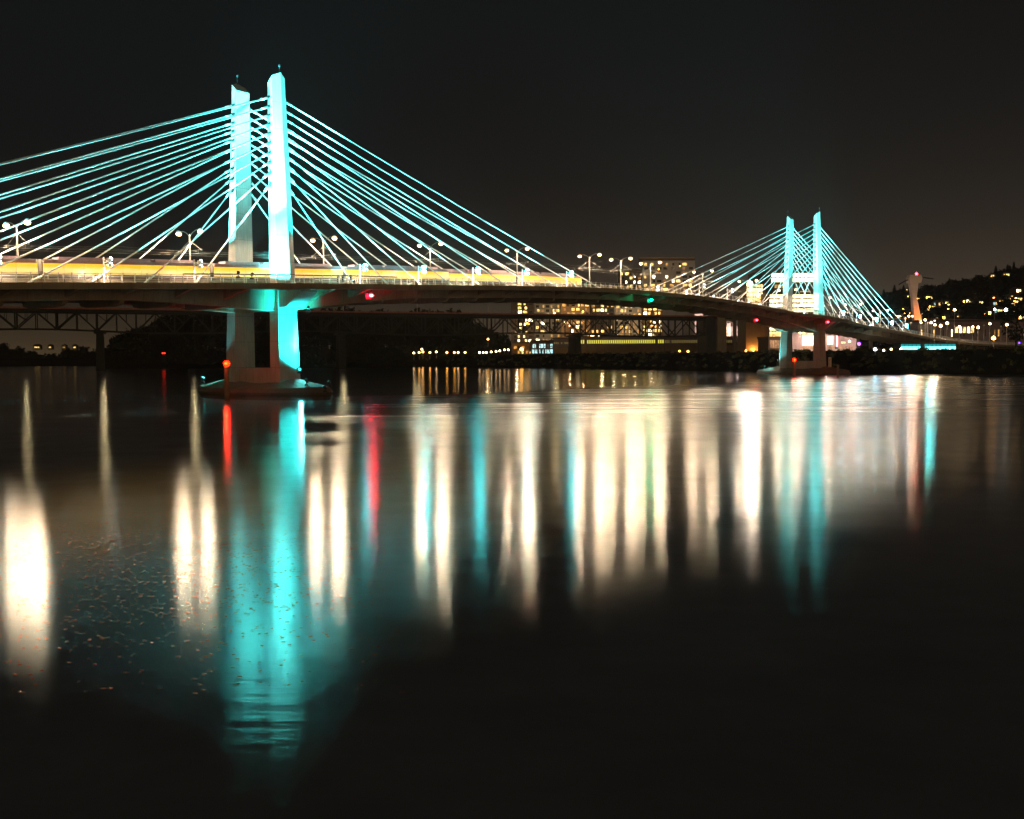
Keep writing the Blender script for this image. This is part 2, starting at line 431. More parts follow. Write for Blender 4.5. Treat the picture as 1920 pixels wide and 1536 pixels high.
# ================================================================== CABLE-STAYED BRIDGE
br = thing('cable_stayed_bridge', 'cable-stayed bridge with two pairs of teal floodlit concrete pylons across the river', 'bridge', (OX, OY, 0), TH)
def lp(s, b, z): return (s, -b, z)          # local point of the bridge
S0, S1 = -150, 560
SS = [S0 + 2.0 * k for k in range(int((S1 - S0) / 2) + 1)]
def side(b): return b                      # near plane b=0, far plane b=-BW
def sweep(profile, s_list=SS):
    secs = []
    for s in s_list: secs.append([lp(s, b, zd(s) + z) for b, z in profile(s)])
    return secs
MB().loft(sweep(lambda s: [(edge(s), 0), (edge(s) + .02, -.95), (edge(s) - .45, -1.02), (edge(s) - .8, -.5), (1.4, -.62), (-BW - 1.4, -.62), (-BW - edge(s) + .8, -.5), (-BW - edge(s) + .45, -1.02), (-BW - edge(s) - .02, -.95), (-BW - edge(s), 0)])).build('deck', M['deck'], br)
MB().loft(sweep(lambda s: [(-1.0, .15), (-1.0, .01), (-BW + 1.0, .01), (-BW + 1.0, .15)])).build('track_slab', M['road'], br)
def haunch(s):
    v = 0
    for c in (0, SPAN):
        t = 1 - abs(s - c) / 34.0
        if t > 0: v = max(v, t ** 1.4)
    return v
for near in (1, 0):
    def gp(s, near=near):
        dpt = 2.45 + 2.2 * haunch(s)
        q = [(1.15, -.64), (.95, -dpt), (-.75, -dpt), (-.95, -.64)]
        return q if near else [(-BW - b, z) for b, z in q][::-1]
    MB().loft(sweep(gp)).build('edge_girder', M['girder'], br)
beam = None
cab_s = [17.8 + 9.45 * i for i in range(10)]
cab_z = [36.6, 38.6, 40.4, 42.0, 43.7, 45.3, 46.9, 48.4, 49.9, 51.5]
beam_s = []
s = -145.0
while s < 545:
    beam_s.append(s); s += 4.725 * 2
for s in beam_s:
    if abs(s) < 5 or abs(s - SPAN) < 5: continue
    mbx = MB(); z = zd(s); h = haunch(s) * 1.2
    # a beam between the girders, deeper than they are, with tapered ends under the paths
    pr = [(edge(s) - .9, -.66), (edge(s) - .9, -1.0), (1.25, -1.75 - h), (.2, -3.05 - h), (-1.6, -3.35 - h), (-BW + 1.6, -3.35 - h), (-BW - .2, -3.05 - h), (-BW - 1.25, -1.75 - h), (-BW - edge(s) + .9, -1.0), (-BW - edge(s) + .9, -.66)]
    mbx.loft([[lp(s - .35, b, z + q) for b, q in pr], [lp(s + .35, b, z + q) for b, q in pr]])
    mbx.build('floor_beam', M['girder'], br)
# pylons
ZB = 1.6
def pyl_sec(z):
    t = (z - ZB) / (54.5 - ZB)
    L_ = lambda a, b: a + (b - a) * t
    a, b0, b1, b2 = L_(2.36, 1.45), L_(-.21, -.84), L_(2.33, .28), L_(3.63, .91)
    return [(-a, b0), (-a, b1), (0, b2), (a, b1), (a, b0)]
def pylon(sc, near):
    secs = []
    for z in [ZB - 1.2 + k * (51.0 - ZB + 1.2) / 12 for k in range(13)] + [None]:
        pr = pyl_sec(z if z is not None else 54.5)
        row = []
        for a, b in pr:
            zz = z if z is not None else 54.0 + (b + .84) * 1.02
            bb = b if near else -BW - b
            row.append(lp(sc + a, bb, zz))
        secs.append(row)
    p = MB().loft(secs).build('pylon', M['pylon'], br)
    # anchorage collars and top beacon
    for sg in (-1, 1):
        for i in range(10):
            z = cab_z[i]; sec = pyl_sec(z); bb = (sec[0][1] + sec[1][1]) / 2 - .1
            if not near: bb = -BW - bb
            a = Vector(lp(sc + sg * (sec[3][0] - .1), bb, z)); e = Vector(lp(sc + sg * cab_s[i], bb, zd(sc + sg * cab_s[i])))
            d = (e - a).normalized()
            MB().tube([a, a + d * .75], .30, 8).build('cable_collar', M['black'], p)
    t = MB(); bb = .6 if near else -BW - .6
    t.tube([lp(sc, bb, 55.3), lp(sc, bb, 56.9)], .05, 6); t.lathe([(.02, 0), (.16, .05), (.16, .35), (.02, .42)], 8, lp(sc, bb, 56.8), 1)
    t.build('warning_mast', [M['black'], M['black']], p)
    return p
for sc in (0, SPAN):
    for near in (1, 0): pylon(sc, near)
    # wall joining the pylon feet, cross beam at deck, and the boat-shaped footing
    MB().box(sc - 1.3, sc + 1.3, .4, BW - .4, .4, 4.6).build('foot_wall', M['pylon'], br)
    z = zd(sc)
    secs = []
    for q in (-1.9, 1.9):
        secs.append([lp(sc + q, b, z + zz) for b, zz in [(7.4, -1.04), (7.4, -1.4), (3.6, -3.9), (-BW - 3.6, -3.9), (-BW - 7.4, -1.4), (-BW - 7.4, -1.04)]])
    MB().loft(secs).build('cross_head', M['pylon'], br)
    K = 40; vs = []; fs = []
    def ring(L1, W1, z, dz):
        o = []
        for k in range(K):
            a = 2 * PI * k / K; cb = math.cos(a); sb = math.sin(a)
            b = -BW / 2 + L1 * math.copysign(abs(cb) ** .9, cb); ss = W1 * math.copysign(abs(sb) ** 1.25, sb)
            o.append(lp(sc + ss, b, z + dz * (abs(cb) ** 2)))
        return o
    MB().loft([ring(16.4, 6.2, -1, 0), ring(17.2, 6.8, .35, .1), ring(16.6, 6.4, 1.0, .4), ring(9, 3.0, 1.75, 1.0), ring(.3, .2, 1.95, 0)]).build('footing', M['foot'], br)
# cables
for sc in (0, SPAN):
    for near in (1, 0):
        for sg in (-1, 1):
            for i in range(10):
                z = cab_z[i]; sec = pyl_sec(z); bb = (sec[0][1] + sec[1][1]) / 2 - .1
                b_top = bb if near else -BW - bb
                s_e = sc + sg * cab_s[i]; b_e = 0 if near else -BW
                a = Vector(lp(sc + sg * (sec[3][0] + .25), b_top, z - .15)); e = Vector(lp(s_e, b_e, zd(s_e) + .15))
                d = (e - a); pts = []; rr = []
                L0 = d.length
                for t in (0, .25, .5, .75, 1):
                    p = a + d * t; p.z -= 4 * .004 * L0 * t * (1 - t) * .6; pts.append(p); rr.append(.13)
                mbx = MB().tube(pts, rr, 8)
                u = d.normalized()
                mbx.tube([e - u * 2.2, e], .2, 8); mbx.tube([a + u * .4, a + u * 1.8], .19, 8)
                mbx.build('stay_cable', M['cable'], br, smooth=True)
# abutment piers of the side spans
for sp_ in (-113, SPAN + 113, SPAN + 150, SPAN + 190, SPAN + 235, SPAN + 280):
    MB().box(sp_ - 1.2, sp_ + 1.2, -1.5, BW + 1.5, -1, zd(sp_) - 2.6, top=(0.1, .6)).build('approach_pier', M['deck'], br)

# ------------------------------------------------------------------ railings
def rail_post():
    mb = MB(); q = [(0, 0), (.10, .35), (.12, .75), (.02, 1.1), (-.05, 1.45)]
    secs = [[(-.045, -(b - .06), z), (.045, -(b - .06), z), (.045, -(b + .06), z), (-.045, -(b + .06), z)] for b, z in q]
    return mb.loft(secs).mesh('post', M['rail'])
def straight_post():
    return MB().box(-.07, .07, -.05, .05, 0, 1.25).box(-.1, .1, -.08, .08, 1.25, 1.33).mesh('post', M['rail'])
RP, SP = rail_post(), straight_post()
def railing(label, bf, me, step, s0, s1, flip, barrier=False, darkspan=False):
    r = thing('bridge_railing', label, 'railing', (OX, OY, 0), TH, 'railings along the bridge deck')
    post = []; s = s0
    while s < s1: post.append(s); s += step
    post.sort(key=lambda v: B(v, 0, 0).length)
    for s in post[:100]:
        o = link('post', me, r, lp(s, bf(s), zd(s)), PI if flip else 0)
    rest = MB()
    for s in post[100:]:
        b = bf(s); z = zd(s)
        rest.box(s - .05, s + .05, -b - .05, -b + .05, z, z + 1.4)
    if rest.v: tag(rest.build('post', M['rail'], r), kind='stuff')
    sl = [s0 + step * k for k in range(int((s1 - s0) / step) + 1)]
    for h, rad in (((1.3, .05), (.9, .02), (.5, .02), (.15, .03)) if not barrier else ((1.2, .05), (.8, .025))):
        mbx = MB().tube([lp(s, bf(s), zd(s) + h) for s in sl], rad, 5)
        mbx.build('handrail' if h > 1.1 else 'wire_rail', M['rail'], r)
    if darkspan:
        for c in (0, SPAN):
            MB().tube([lp(c + k * 2.0 - 24, bf(c + k * 2.0 - 24), zd(c + k * 2.0 - 24) + 1.42) for k in range(25)], .07, 6).build('wooden_handrail', M['darkrail'], r)
    if barrier:
        for k in range(len(sl) - 1):
            if k % 2 and k < 200:
                a, c_ = sl[k] + .1, sl[k + 2 if k + 2 < len(sl) else k + 1] - .15
                MB().loft([[lp(v, bf(v) + q, zd(v) + z) for q, z in ((-.2, .01), (.2, .01), (.12, .72), (-.12, .72))] for v in (a, c_)]).build('concrete_curb', M['deck'], r)
    return r
railing('curved steel railing along the camera side edge of the bridge deck', lambda s: edge(s) - .18, RP, 2.05, -110, 545, True, False, True)
railing('curved steel railing along the far edge of the bridge deck', lambda s: -BW - edge(s) + .18, RP, 2.05, -110, 545, False)
railing('low fence with concrete curbs between the near footpath and the tracks', lambda s: -.75, SP, 2.4, -110, 545, False, True)
railing('low fence with concrete curbs between the far footpath and the tracks', lambda s: -BW + .75, SP, 2.4, -110, 545, False, True)

# ------------------------------------------------------------------ street lamps with catenary brackets
WARM = (1, .74, .48)
LP_E = 9000
def lamp_proto():
    t = thing('street_lamp', 'double street lamp', 'street lamp', (0, 0, 0), TH)
    MB().tube([(0, 0, 0), (0, 0, 8.7)], [.19, .11], 10).lathe([(.3, 0), (.3, .12), (.2, .3)], 10).build('pole', M['steel'], t)
    for sg in (-1, 1):
        pts = [(0, 0, 8.2), (0, sg * .8, 8.9), (0, sg * 1.8, 9.25), (0, sg * 2.7, 9.3)]
        MB().tube(pts, .04, 6).build('lamp_arm', M['steel'], t)
        h = MB().lathe([(.10, .28), (.30, .2), (.36, 0), (.30, -.04)], 12, (0, sg * 3.0, 9.2)).build('lamp_head', M['steel'], t)
    br_ = MB()
    br_.tube([(0, -3.1, 5.9), (0, 3.1, 5.9)], .03, 6); br_.tube([(0, 0, 7.6), (0, -3.0, 5.95)], .022, 6); br_.tube([(0, 0, 7.6), (0, 3.0, 5.95)], .022, 6)
    br_.tube([(0, -2.4, 6.0), (0, -2.2, 5.3)], .03, 5); br_.tube([(0, 2.4, 6.0), (0, 2.2, 5.3)], .03, 5)
    br_.box(-.1, .1, -3.25, -3.0, 5.75, 6.05); br_.box(-.1, .1, 3.0, 3.25, 5.75, 6.05)
    br_.build('wire_bracket', M['steel'], t)
    return t
lens_me = {k: MB().lathe([(.05, .02), (.42, -.04), (.50, -.24), (.36, -.5), (.06, -.6)], 12).mesh('lamp_lens', M[k]) for k in ('lampb', 'lampoff')}
proto = lamp_proto(); used = False
pole_s = [-75 + 30 * k for k in range(7)] + [119.8] + [135 + 30 * k for k in range(9)]
pole_s.sort()
for s in pole_s:
    o = proto if not used else copy_tree(proto); used = True
    if s < 0: where = '%s left of the near towers' % NTH[int((-s) // 30)]
    elif s < SPAN: where = '%s on the main span from the near towers' % NTH[[p for p in pole_s if p > 0].index(s)]
    else: where = '%s beyond the far towers' % NTH[[p for p in pole_s if p > SPAN].index(s)]
    p = B(s, -BW / 2, zd(s))
    place(o, p, TH, 'double armed street lamp on the deck, ' + where, 'street lamps along the middle of the bridge deck')
    # local +y is the far side (-N)
    for sg in (-1, 1):
        k = 'lampoff' if sg > 0 and s in (45, 75) else 'lampb'
        link('lamp_lens', lens_me[k], o, (0, sg * 3.0, 9.15))
        if k != 'lampoff':
            light('SPOT', 'lamp_light', o, (0, sg * 3.0, 8.6), LP_E * (1.0 if sg < 0 else .75) * (1 if s < 100 else .65 if s < 180 else .55), WARM, .35, aim=(0, sg * 3.0, 0), cone=PI, blend=.04)
# overhead contact wires
for j, (b, lab) in enumerate(((-2.9, 'nearer track'), (-7.3, 'farther track'))):
    o = thing('overhead_wire', 'thin overhead contact wire hanging above the %s of the bridge' % lab, 'overhead wire', (OX, OY, 0), TH, 'overhead wires of the tram tracks')
    MB().tube([lp(s, b, zd(s) + 5.3) for s in range(-80, 376, 15)], .014, 4).build('contact_wire', M['steel'], o)
    MB().tube([lp(s, b, zd(s) + 6.0 - .4 * abs(math.sin(PI * s / 30))) for s in range(-75, 376, 5)], .012, 4).build('messenger_wire', M['steel'], o)

# ------------------------------------------------------------------ floodlight posts
TEAL = (.17, .95, .95); TEALW = (.18, .95, 1.0)
def post_proto():
    t = thing('floodlight_post', 'floodlight post', 'floodlight', (0, 0, 0), TH)
    MB().tube([(0, 0, 0), (0, 0, 4.0)], .12, 8).lathe([(.24, 0), (.24, .08), (.14, .2)], 8).build('pole', M['rail'], t)
    a = MB(); a.tube([(0, 0, 3.7), (0, -1.2, 3.3)], .05, 6); a.tube([(0, 0, 3.1), (0, -1.2, 3.3)], .04, 6); a.tube([(0, -1.2, 2.6), (0, -1.2, 3.6)], .05, 6)
    a.build('bracket', M['rail'], t)
    return t
pp = post_proto(); used = False
head_me = MB().box(-.28, .28, -.24, .24, -.22, .22).mesh('lamp_head', M['rail'])
glow_me = {k: MB().lathe([(.12, 0), (.3, .03), (.24, .12), (.05, .16)], 10).mesh('lamp_lens', M[k]) for k in ('teal', 'tealw', 'bluel')}
post_at = [18.6, 34.8, 51.8, 69, 86.3]
for ti, sc in enumerate((0, SPAN)):
    for near in (1, 0):
        for sg in (-1, 1):
            for i, ps in enumerate(post_at):
                s = sc + sg * ps
                o = pp if not used else copy_tree(pp); used = True
                b = .9 if near else -BW - .9
                lab = '%s side floodlight post, %s to the %s of the %s towers' % ('camera' if near else 'far', NTH[i], 'left' if sg < 0 else 'right', 'near' if ti == 0 else 'distant')
                place(o, B(s, b, zd(s)), TH + (0 if near else PI), lab, 'floodlight posts beside the cables')
                key = 'tealw' if sg < 0 else 'teal' if ti == 0 else 'bluel'
                col = TEALW if sg < 0 else TEAL
                # aim along the cables towards the pylon top (local frame of the post)
                f = 1 if near else -1
                for q, (yy, zz) in enumerate(((-1.45, 3.55), (-1.45, 2.75))):
                    h = link('lamp_head', head_me, o, (0, yy, zz))
                    tgt = Vector((-sg * f * 6, 0, 3.0))
                    g = link('lamp_lens', glow_me[key], h, (0, 0, .0)); g.rotation_euler = tgt.to_track_quat('Z', 'Y').to_euler(); g.location = tgt.normalized() * .3
                    if near and (ti == 0 and sg > 0 and i in (1, 2, 4) or ti == 1 and sg > 0 and i > 1):      # also throws light towards the river
                        g2 = link('lamp_lens', glow_me[key], h, (0, -.25, -.02)); g2.rotation_euler = (PI / 2, 0, 0)
                if near: light('SPOT', 'added_path_light', o, (0, -1.3, 2.5), 1300, (1, .80, .62), .25, aim=(0, -.6, 0), cone=math.radians(150), blend=.3)  # warm spot added to the post to light footpath, railing and curbs
                zt = (44, 46, 48, 50, 51)[i] - zd(s)
                light('SPOT', 'flood_beam', o, (sg * -f * .6, -1.45, 3.4), (FL_E[sg]) * (.55 + .35 * i), col, .15,
                      aim=(-sg * f * ps, .9, zt - 4), cone=math.radians(46 - 5 * i), blend=.8) if (FL_E := {-1: 95000, 1: 80000}) else None

# tower floodlights: on the footings and on the deck
def flood(label, s, b, z, aim, e, col, cone, key='tealf', size=.3, blend=.7):
    p = B(s, b, z); q = B(*aim)
    o = thing('floodlight', label, 'floodlight', p, 0, 'floodlights aimed at the pylons')
    d = (q - p).normalized()
    MB().box(-size, size, -size, size, 0, .25).tube([(0, 0, .2), (0, 0, .7)], .08, 6).build('base', M['black'], o)
    c = Vector((0, 0, .8))
    MB().tube([c - d * .25, c + d * .25], [size * .6, size], 10).build('lamp_head', M['black'], o)
    MB().tube([c + d * .251, c + d * .29], size * .9, 10).build('lamp_lens', M[key], o)
    light('SPOT', 'flood_beam', o, c + d * .55, e, col, .2, aim=c + (q - p), cone=math.radians(cone), blend=blend)
for ti, sc in enumerate((0, SPAN)):
    nm = 'near' if ti == 0 else 'distant'
    zz = zd(sc)
    # inboard faces of the far pylon, from beside the near pylon
    flood('floodlight at the foot of the %s front pylon shining across to the rear pylon' % nm, sc - 4.0, -1.6, zz + .2, (sc, -BW + .6, 47), 900000 * (1, .2)[ti], (.0, .95, .92), 30)
    flood('floodlight by the %s rear pylon shining across to the front pylon' % nm, sc + 4.0, -BW + 1.6, zz + .2, (sc, -.6, 46), 40000, TEAL, 34)
    # outboard faces
    flood('lower floodlight on the footpath in front of the %s front pylon' % nm, sc - 11, 5.9, zz + .2, (sc - 1.0, 1.8, 24), 200000 * (1, .12)[ti], (.10, 1, 1), 54)
    flood('upper floodlight on the footpath in front of the %s front pylon' % nm, sc - 14.5, 6.8, zz + .2, (sc - 1.0, 1.2, 44), 2200000 * (1, .09)[ti], (.075, 1, 1), 46)
    flood('floodlight on the footpath to the right of the %s front pylon' % nm, sc + 12, 6.0, zz + .2, (sc + 1, 1.2, 38), 260000 * (1, .7)[ti], (.0, .95, .93), 50)
    flood('floodlight on the rear footpath behind the %s rear pylon' % nm, sc - 14, -BW - 6.2, zz + .2, (sc - .5, -BW - 1.5, 36), 700000 * (1, .15)[ti], (.08, 1, 1), 46)
# below the deck
flood('floodlight on the front end of the near footing shining up the front pylon', 1.5, 10.6, 1.2, (1.0, 2.5, 9), 60000, (.012, .95, .95), 60)
flood('narrow white floodlight on the front end of the near footing', -.6, 11.8, .5, (1.4, 2.2, 9), 60000, (.2, 1, 1), 20, blend=1)
flood('floodlight on the near footing left of the front pylon', -2.2, 9.0, 1.6, (-.8, 2.0, 10), 40000, (.01, .95, .95), 46)
flood('floodlight on the rear end of the near footing', -3.5, -BW - 7.5, 1.8, (-1.5, -BW - 3, 13), 8000, TEALW, 60)
flood('floodlight on the near front pylon shining down on its footing', 1.2, 3.3, 3.6, (-1.0, 10, 1), 2500, TEAL, 90)
flood('floodlight on the near rear pylon shining down on its footing', -1.2, -BW - 3.3, 4.2, (-2.5, -BW - 11, 1), 5000, TEAL, 90)
flood('floodlight on the distant rear pylon shining down on its footing', SPAN - 1.2, -BW - 3.3, 4.2, (SPAN - 3.5, -BW - 9, 1), 6000, TEAL, 90)
flood('floodlight on the rear end of the distant footing', SPAN - 3.5, -BW - 7.5, 1.8, (SPAN - 1.5, -BW - 3, 10), 16000, TEAL, 80)
flood('small teal floodlight under the deck beside the near front pylon', 3.8, 3.0, zd(0) - 4.6, (1.5, 2.2, 6), 4000, TEAL, 70)

# ------------------------------------------------------------------ navigation lights
def navlight(label, p, key, r=.32, e=0, col=(1, .05, .02), hang=1.2):
    o = thing('navigation_light', label, 'signal light', p, 0, 'navigation lights')
    MB().tube([(0, 0, .2), (0, 0, hang)], .05, 6).lathe([(.62, .3), (.62, .36), (.1, .5)], 12).bar(N * -.55 - D * .9 + Vector((0, 0, -.1)), N * -.55 + D * .9 + Vector((0, 0, -.1)), .05, 1.3).build('bracket', M['black'], o)  # bracket plus shade disc and back plate added to keep light off the girder
    MB().lathe([(.05, .22), (r * .8, .15), (r, 0), (r * .7, -.2), (.05, -.28)], 12).build('lamp_lens', M[key], o, smooth=True)
    if e: light('POINT', 'lamp_light', o, (0, -.5, -.3), e, col, .2)
navlight('red navigation light hanging below the deck to the right of the near towers', B(17.5, 4.9, zd(17) - 2.0), 'redstrong', .38, 3)
navlight('green navigation light hanging below the middle of the main span', B(118.5, 4.9, zd(118) - 2.2), 'green', .42, 500, (0, 1, .4))
navlight('red navigation light below the deck left of the distant towers', B(181, 4.6, zd(181) - 4.6), 'red', .38, 5)
navlight('red navigation light under the deck right above the distant front pylon', B(SPAN - 8, 7.2, zd(SPAN - 8) - 1.8), 'red', .42, 6)
def pile(label, p, h, r, key=None, lr=.4, e=0):
    o = thing('mooring_pile', label, 'pile', p, 0)
    MB().tube([(0, 0, -2), (0, 0, h)], [r, r * .93], 12).lathe([(r * 1.1, 0), (r * 1.1, .25), (r * .5, .4)], 12, (0, 0, h - .1)).build('pile_shaft', M['pile'], o)
    if key:
        MB().lathe([(.06, 0), (lr * .8, .08), (lr, .4), (lr * .7, .75), (.06, .85)], 12, (0, 0, h + .3)).build('lamp_lens', M[key], o, smooth=True)
        if e: light('POINT', 'lamp_light', o, (0, -.9, h + .7), e, (1, .08, .03), .25)
pile('brown round pile carrying a glaring red light in front of the near footing', Vector((-48.2, 187.5, 0)), 4.75, .46, 'redhot', .55, 200)
pile('dark pile with a glaring red light at the distant footing', Vector((93.2, 366, 0)), 4.4, .5, 'redhot', .6, 250)
pile('short wooden pile right of the distant footing', Vector((103.5, 352, 0)), 3.2, .4)
o = thing('depth_gauge', 'white numbered depth gauge board on the distant front pylon', 'gauge', B(SPAN - .5, 5.0, .8), 0)
g = MB().box(-.5, .5, -.08, .08, 0, 5.0); g.build('board', M['rail'], o)
g = MB()
for k in range(9):
    g.box(-.4, .1 if k % 2 else .3, -.1, -.085, .3 + .5 * k, .5 + .5 * k)
g.build('scale_marks', M['black'], o)

# ------------------------------------------------------------------ trains
M['train'] = mat('white_train_body', (.30, .27, .25), .35, noise=.05, nscale=2)
M['trainblue'] = mat('mauve_train_stripe', (.30, .20, .18), .35, noise=.05, nscale=2)
M['trainroof'] = mat('mauve_train_roof', (.36, .22, .25), .6, noise=.15, nscale=2)
M['trainwin'] = mat('lit_train_window', (.5, .4, .1), .3, emit=(1, .66, .13), strength=1.1, noise=0)
M['traindoor'] = M['trainwin']
_t = M['trainwin'].node_tree; _p = _t.nodes['Principled BSDF']
_g = _t.nodes.new('ShaderNodeTexCoord'); _s = _t.nodes.new('ShaderNodeSeparateXYZ'); _r = _t.nodes.new('ShaderNodeValToRGB')
_t.links.new(_g.outputs['Generated'], _s.inputs[0]); _t.links.new(_s.outputs['Z'], _r.inputs[0]); _t.links.new(_r.outputs[0], _p.inputs['Emission Color'])
_r.color_ramp.elements[0].color = (1, .66, .22, 1); _r.color_ramp.elements[1].color = (1, .48, .02, 1)
_r.color_ramp.elements[0].position = .45; _r.color_ramp.elements[1].position = .72
def train_car(name, parent, sA, L_, b, front):
    secs = []
    z0 = .45
    def sec(s, sh=0, top=3.75):
        z = zd(s) + .15; hw = 1.33 - sh
        pr = [(-hw, z0), (hw, z0), (hw + .02, 1.5), (hw - .03, 3.1), (hw - .3, 3.55), (-hw + .3, 3.55), (-hw + .03, 3.1), (-hw - .02, 1.5)]
        return [lp(s, b + q, z + min(h, top)) for q, h in pr]
    sl = [sA + .05] + [sA + .4 + (L_ - .8) * k / 8 for k in range(9)] + [sA + L_ - .05]
    car = MB().loft([sec(s, .04 if i in (0, 10) else 0) for i, s in enumerate(sl)]).build('car_body', M['train'], parent)
    MB().loft([[lp(s, b + q, zd(s) + .15 + h) for q, h in ((-1.37, .5), (1.37, .5), (1.37, .95), (-1.37, .95))] for s in sl[1:-1]]).build('stripe', M['trainblue'], car)
    for k in range(3):
        a = sA + 2.5 + (L_ - 5) * k / 3 + .4; e = a + (L_ - 5) / 3 - .9
        MB().loft([[lp(s, b + q, zd(s) + .15 + h) for q, h in ((-.95, 3.5), (.95, 3.5), (.85, 3.95), (-.85, 3.95))] for s in (a, (a + e) / 2, e)]).build('roof_unit', M['trainroof'], car)
    MB().loft([[lp(s, b + q, zd(s) + .15 + h) for q, h in ((-1.33, 2.98), (1.33, 2.98), (1.28, 3.48), (-1.28, 3.48))] for s in sl[1:-1]]).build('roof_fairing', M['trainroof'], car)
    n = 9; w_ = (L_ - .4) / n
    for k in range(n):
        a = sA + .2 + w_ * k + .03; e = a + w_ - .06; dr = k % 3 == 1
        zz = 1.35
        for q in (1, -1):
            MB().loft([[lp(s, b + q * x, zd(s) + .15 + h) for x, h in ((1.30, zz), (1.39, zz), (1.39, 2.93), (1.30, 2.93))] for s in (a, e)]).build('door' if dr else 'window', M['traindoor' if dr else 'trainwin'], car)
    for q in range(3):
        s = sA + L_ * (.14 + .36 * q)
        MB().loft([[lp(v, b + x, zd(s) + .15 + h) for x, h in ((-1.1, .01), (1.1, .01), (1.1, .42), (-1.1, .42))] for v in (s - 1.1, s + 1.1)]).build('bogie', M['black'], car)
    if front:
        for x in (-.7, .7):
            MB().lathe([(.1, 0), (.13, .05), (.1, .2)], 8, lp(front, b + x, zd(front) + .9)).build('headlight', M['lampoff'], car)
tr = thing('tram_train', 'long tram train with glowing yellow windows passing the near towers', 'tram', (OX, OY, 0), TH, 'tram trains on the bridge')
for k in range(4): train_car('car', tr, -73.5 + 30.2 * k, 29.8, -2.9, 0)
tr = thing('tram_train', 'shorter tram train with yellow windows on the main span', 'tram', (OX, OY, 0), TH, 'tram trains on the bridge')
for k in range(2): train_car('car', tr, 49 + 27.2 * k, 26.8, -7.4, 0)

# ------------------------------------------------------------------ people at the railing
M['skin'] = mat('skin', (.45, .28, .2), .6, noise=.1, nscale=8)
M['jacket'] = mat('dark_jacket', (.03, .03, .035), .9, noise=.2, nscale=8)
M['jacket2'] = mat('grey_coat', (.10, .09, .08), .9, noise=.2, nscale=8)
M['trousers'] = mat('dark_trousers', (.03, .035, .05), .9, noise=.2, nscale=8)
def person(label, p, rz, jm, h=1.75, lean=.05, arm=.35):
    k = h / 1.75
    J = {'pelvis': (0, 0, .95, .15, .12), 'waist': (0, lean * .3, 1.1, .14, .10), 'chest': (0, lean, 1.35, .18, .12), 'neck': (0, lean, 1.48, .06, .06), 'head0': (0, lean + .02, 1.56, .075, .085), 'head1': (0, lean + .02, 1.68, .07, .08)}
    vs = []; ed = []; rad = []; idx = {}
    def V(n, x, y, z, a, b): idx[n] = len(vs); vs.append((x * k, y * k, z * k)); rad.append((a * k, b * k))
    for n, q in J.items(): V(n, *q)
    for a, b in (('pelvis', 'waist'), ('waist', 'chest'), ('chest', 'neck'), ('neck', 'head0'), ('head0', 'head1')): ed.append((idx[a], idx[b]))
    for sg in (-1, 1):
        n = str(sg)
        V('hip' + n, sg * .1, 0, .88, .09, .09); V('knee' + n, sg * .11, .02, .48, .062, .062); V('ank' + n, sg * .12, -.03, .09, .042, .045); V('toe' + n, sg * .13, .14, .035, .035, .03)
        V('sho' + n, sg * .18, lean, 1.40, .06, .06); V('elb' + n, sg * .25, lean + .1, 1.13, .045, .045); V('wri' + n, sg * .18, lean + arm, 1.10, .03, .03); V('han' + n, sg * .16, lean + arm + .1, 1.09, .035, .02)
        for a, b in (('pelvis', 'hip'), ('hip', 'knee'), ('knee', 'ank'), ('ank', 'toe'), ('chest', 'sho'), ('sho', 'elb'), ('elb', 'wri'), ('wri', 'han')):
            ed.append((idx[a if a in idx else a + n], idx[b + n]))
    me = bpy.data.meshes.new('person'); me.from_pydata(vs, ed, [])
    o = link('person', me, None, p, rz)
    tag(o, label, 'person', 'people standing at the railing')
    sk = o.modifiers.new('skin', 'SKIN')
    for i, r in enumerate(rad): me.skin_vertices[0].data[i].radius = r
    me.skin_vertices[0].data[0].use_root = True
    sb = o.modifiers.new('sub', 'SUBSURF'); sb.levels = 1; sb.render_levels = 1
    bpy.context.view_layer.update()
    dg = bpy.context.evaluated_depsgraph_get(); m2 = bpy.data.meshes.new_from_object(o.evaluated_get(dg))
    o.modifiers.clear(); o.data = m2; m2.name = 'person'
    m2.materials.clear()
    for m in (jm, M['trousers'], M['skin'], M['black']): m2.materials.append(m)
    for f in m2.polygons:
        c = f.center
        f.use_smooth = True
        f.material_index = 3 if c.z > 1.62 * k else 2 if c.z > 1.5 * k or c.y > (lean + arm - .02) * k and c.z > .9 * k else 1 if c.z < .93 * k else 0
for s, db, rz, jm, h, lab in ((7.0, .9, .4, M['jacket'], 1.76, 'person in a dark jacket, leftmost of the three at the bridge railing'), (8.1, .85, -.2, M['jacket2'], 1.66, 'person in a grey coat between two others at the bridge railing'),
                              (10.3, .9, -.5, M['jacket'], 1.84, 'tall person in dark clothes, rightmost of the three at the bridge railing')):
    person(lab, B(s, edge(s) - db, zd(s)), TH + PI + rz, jm, h)

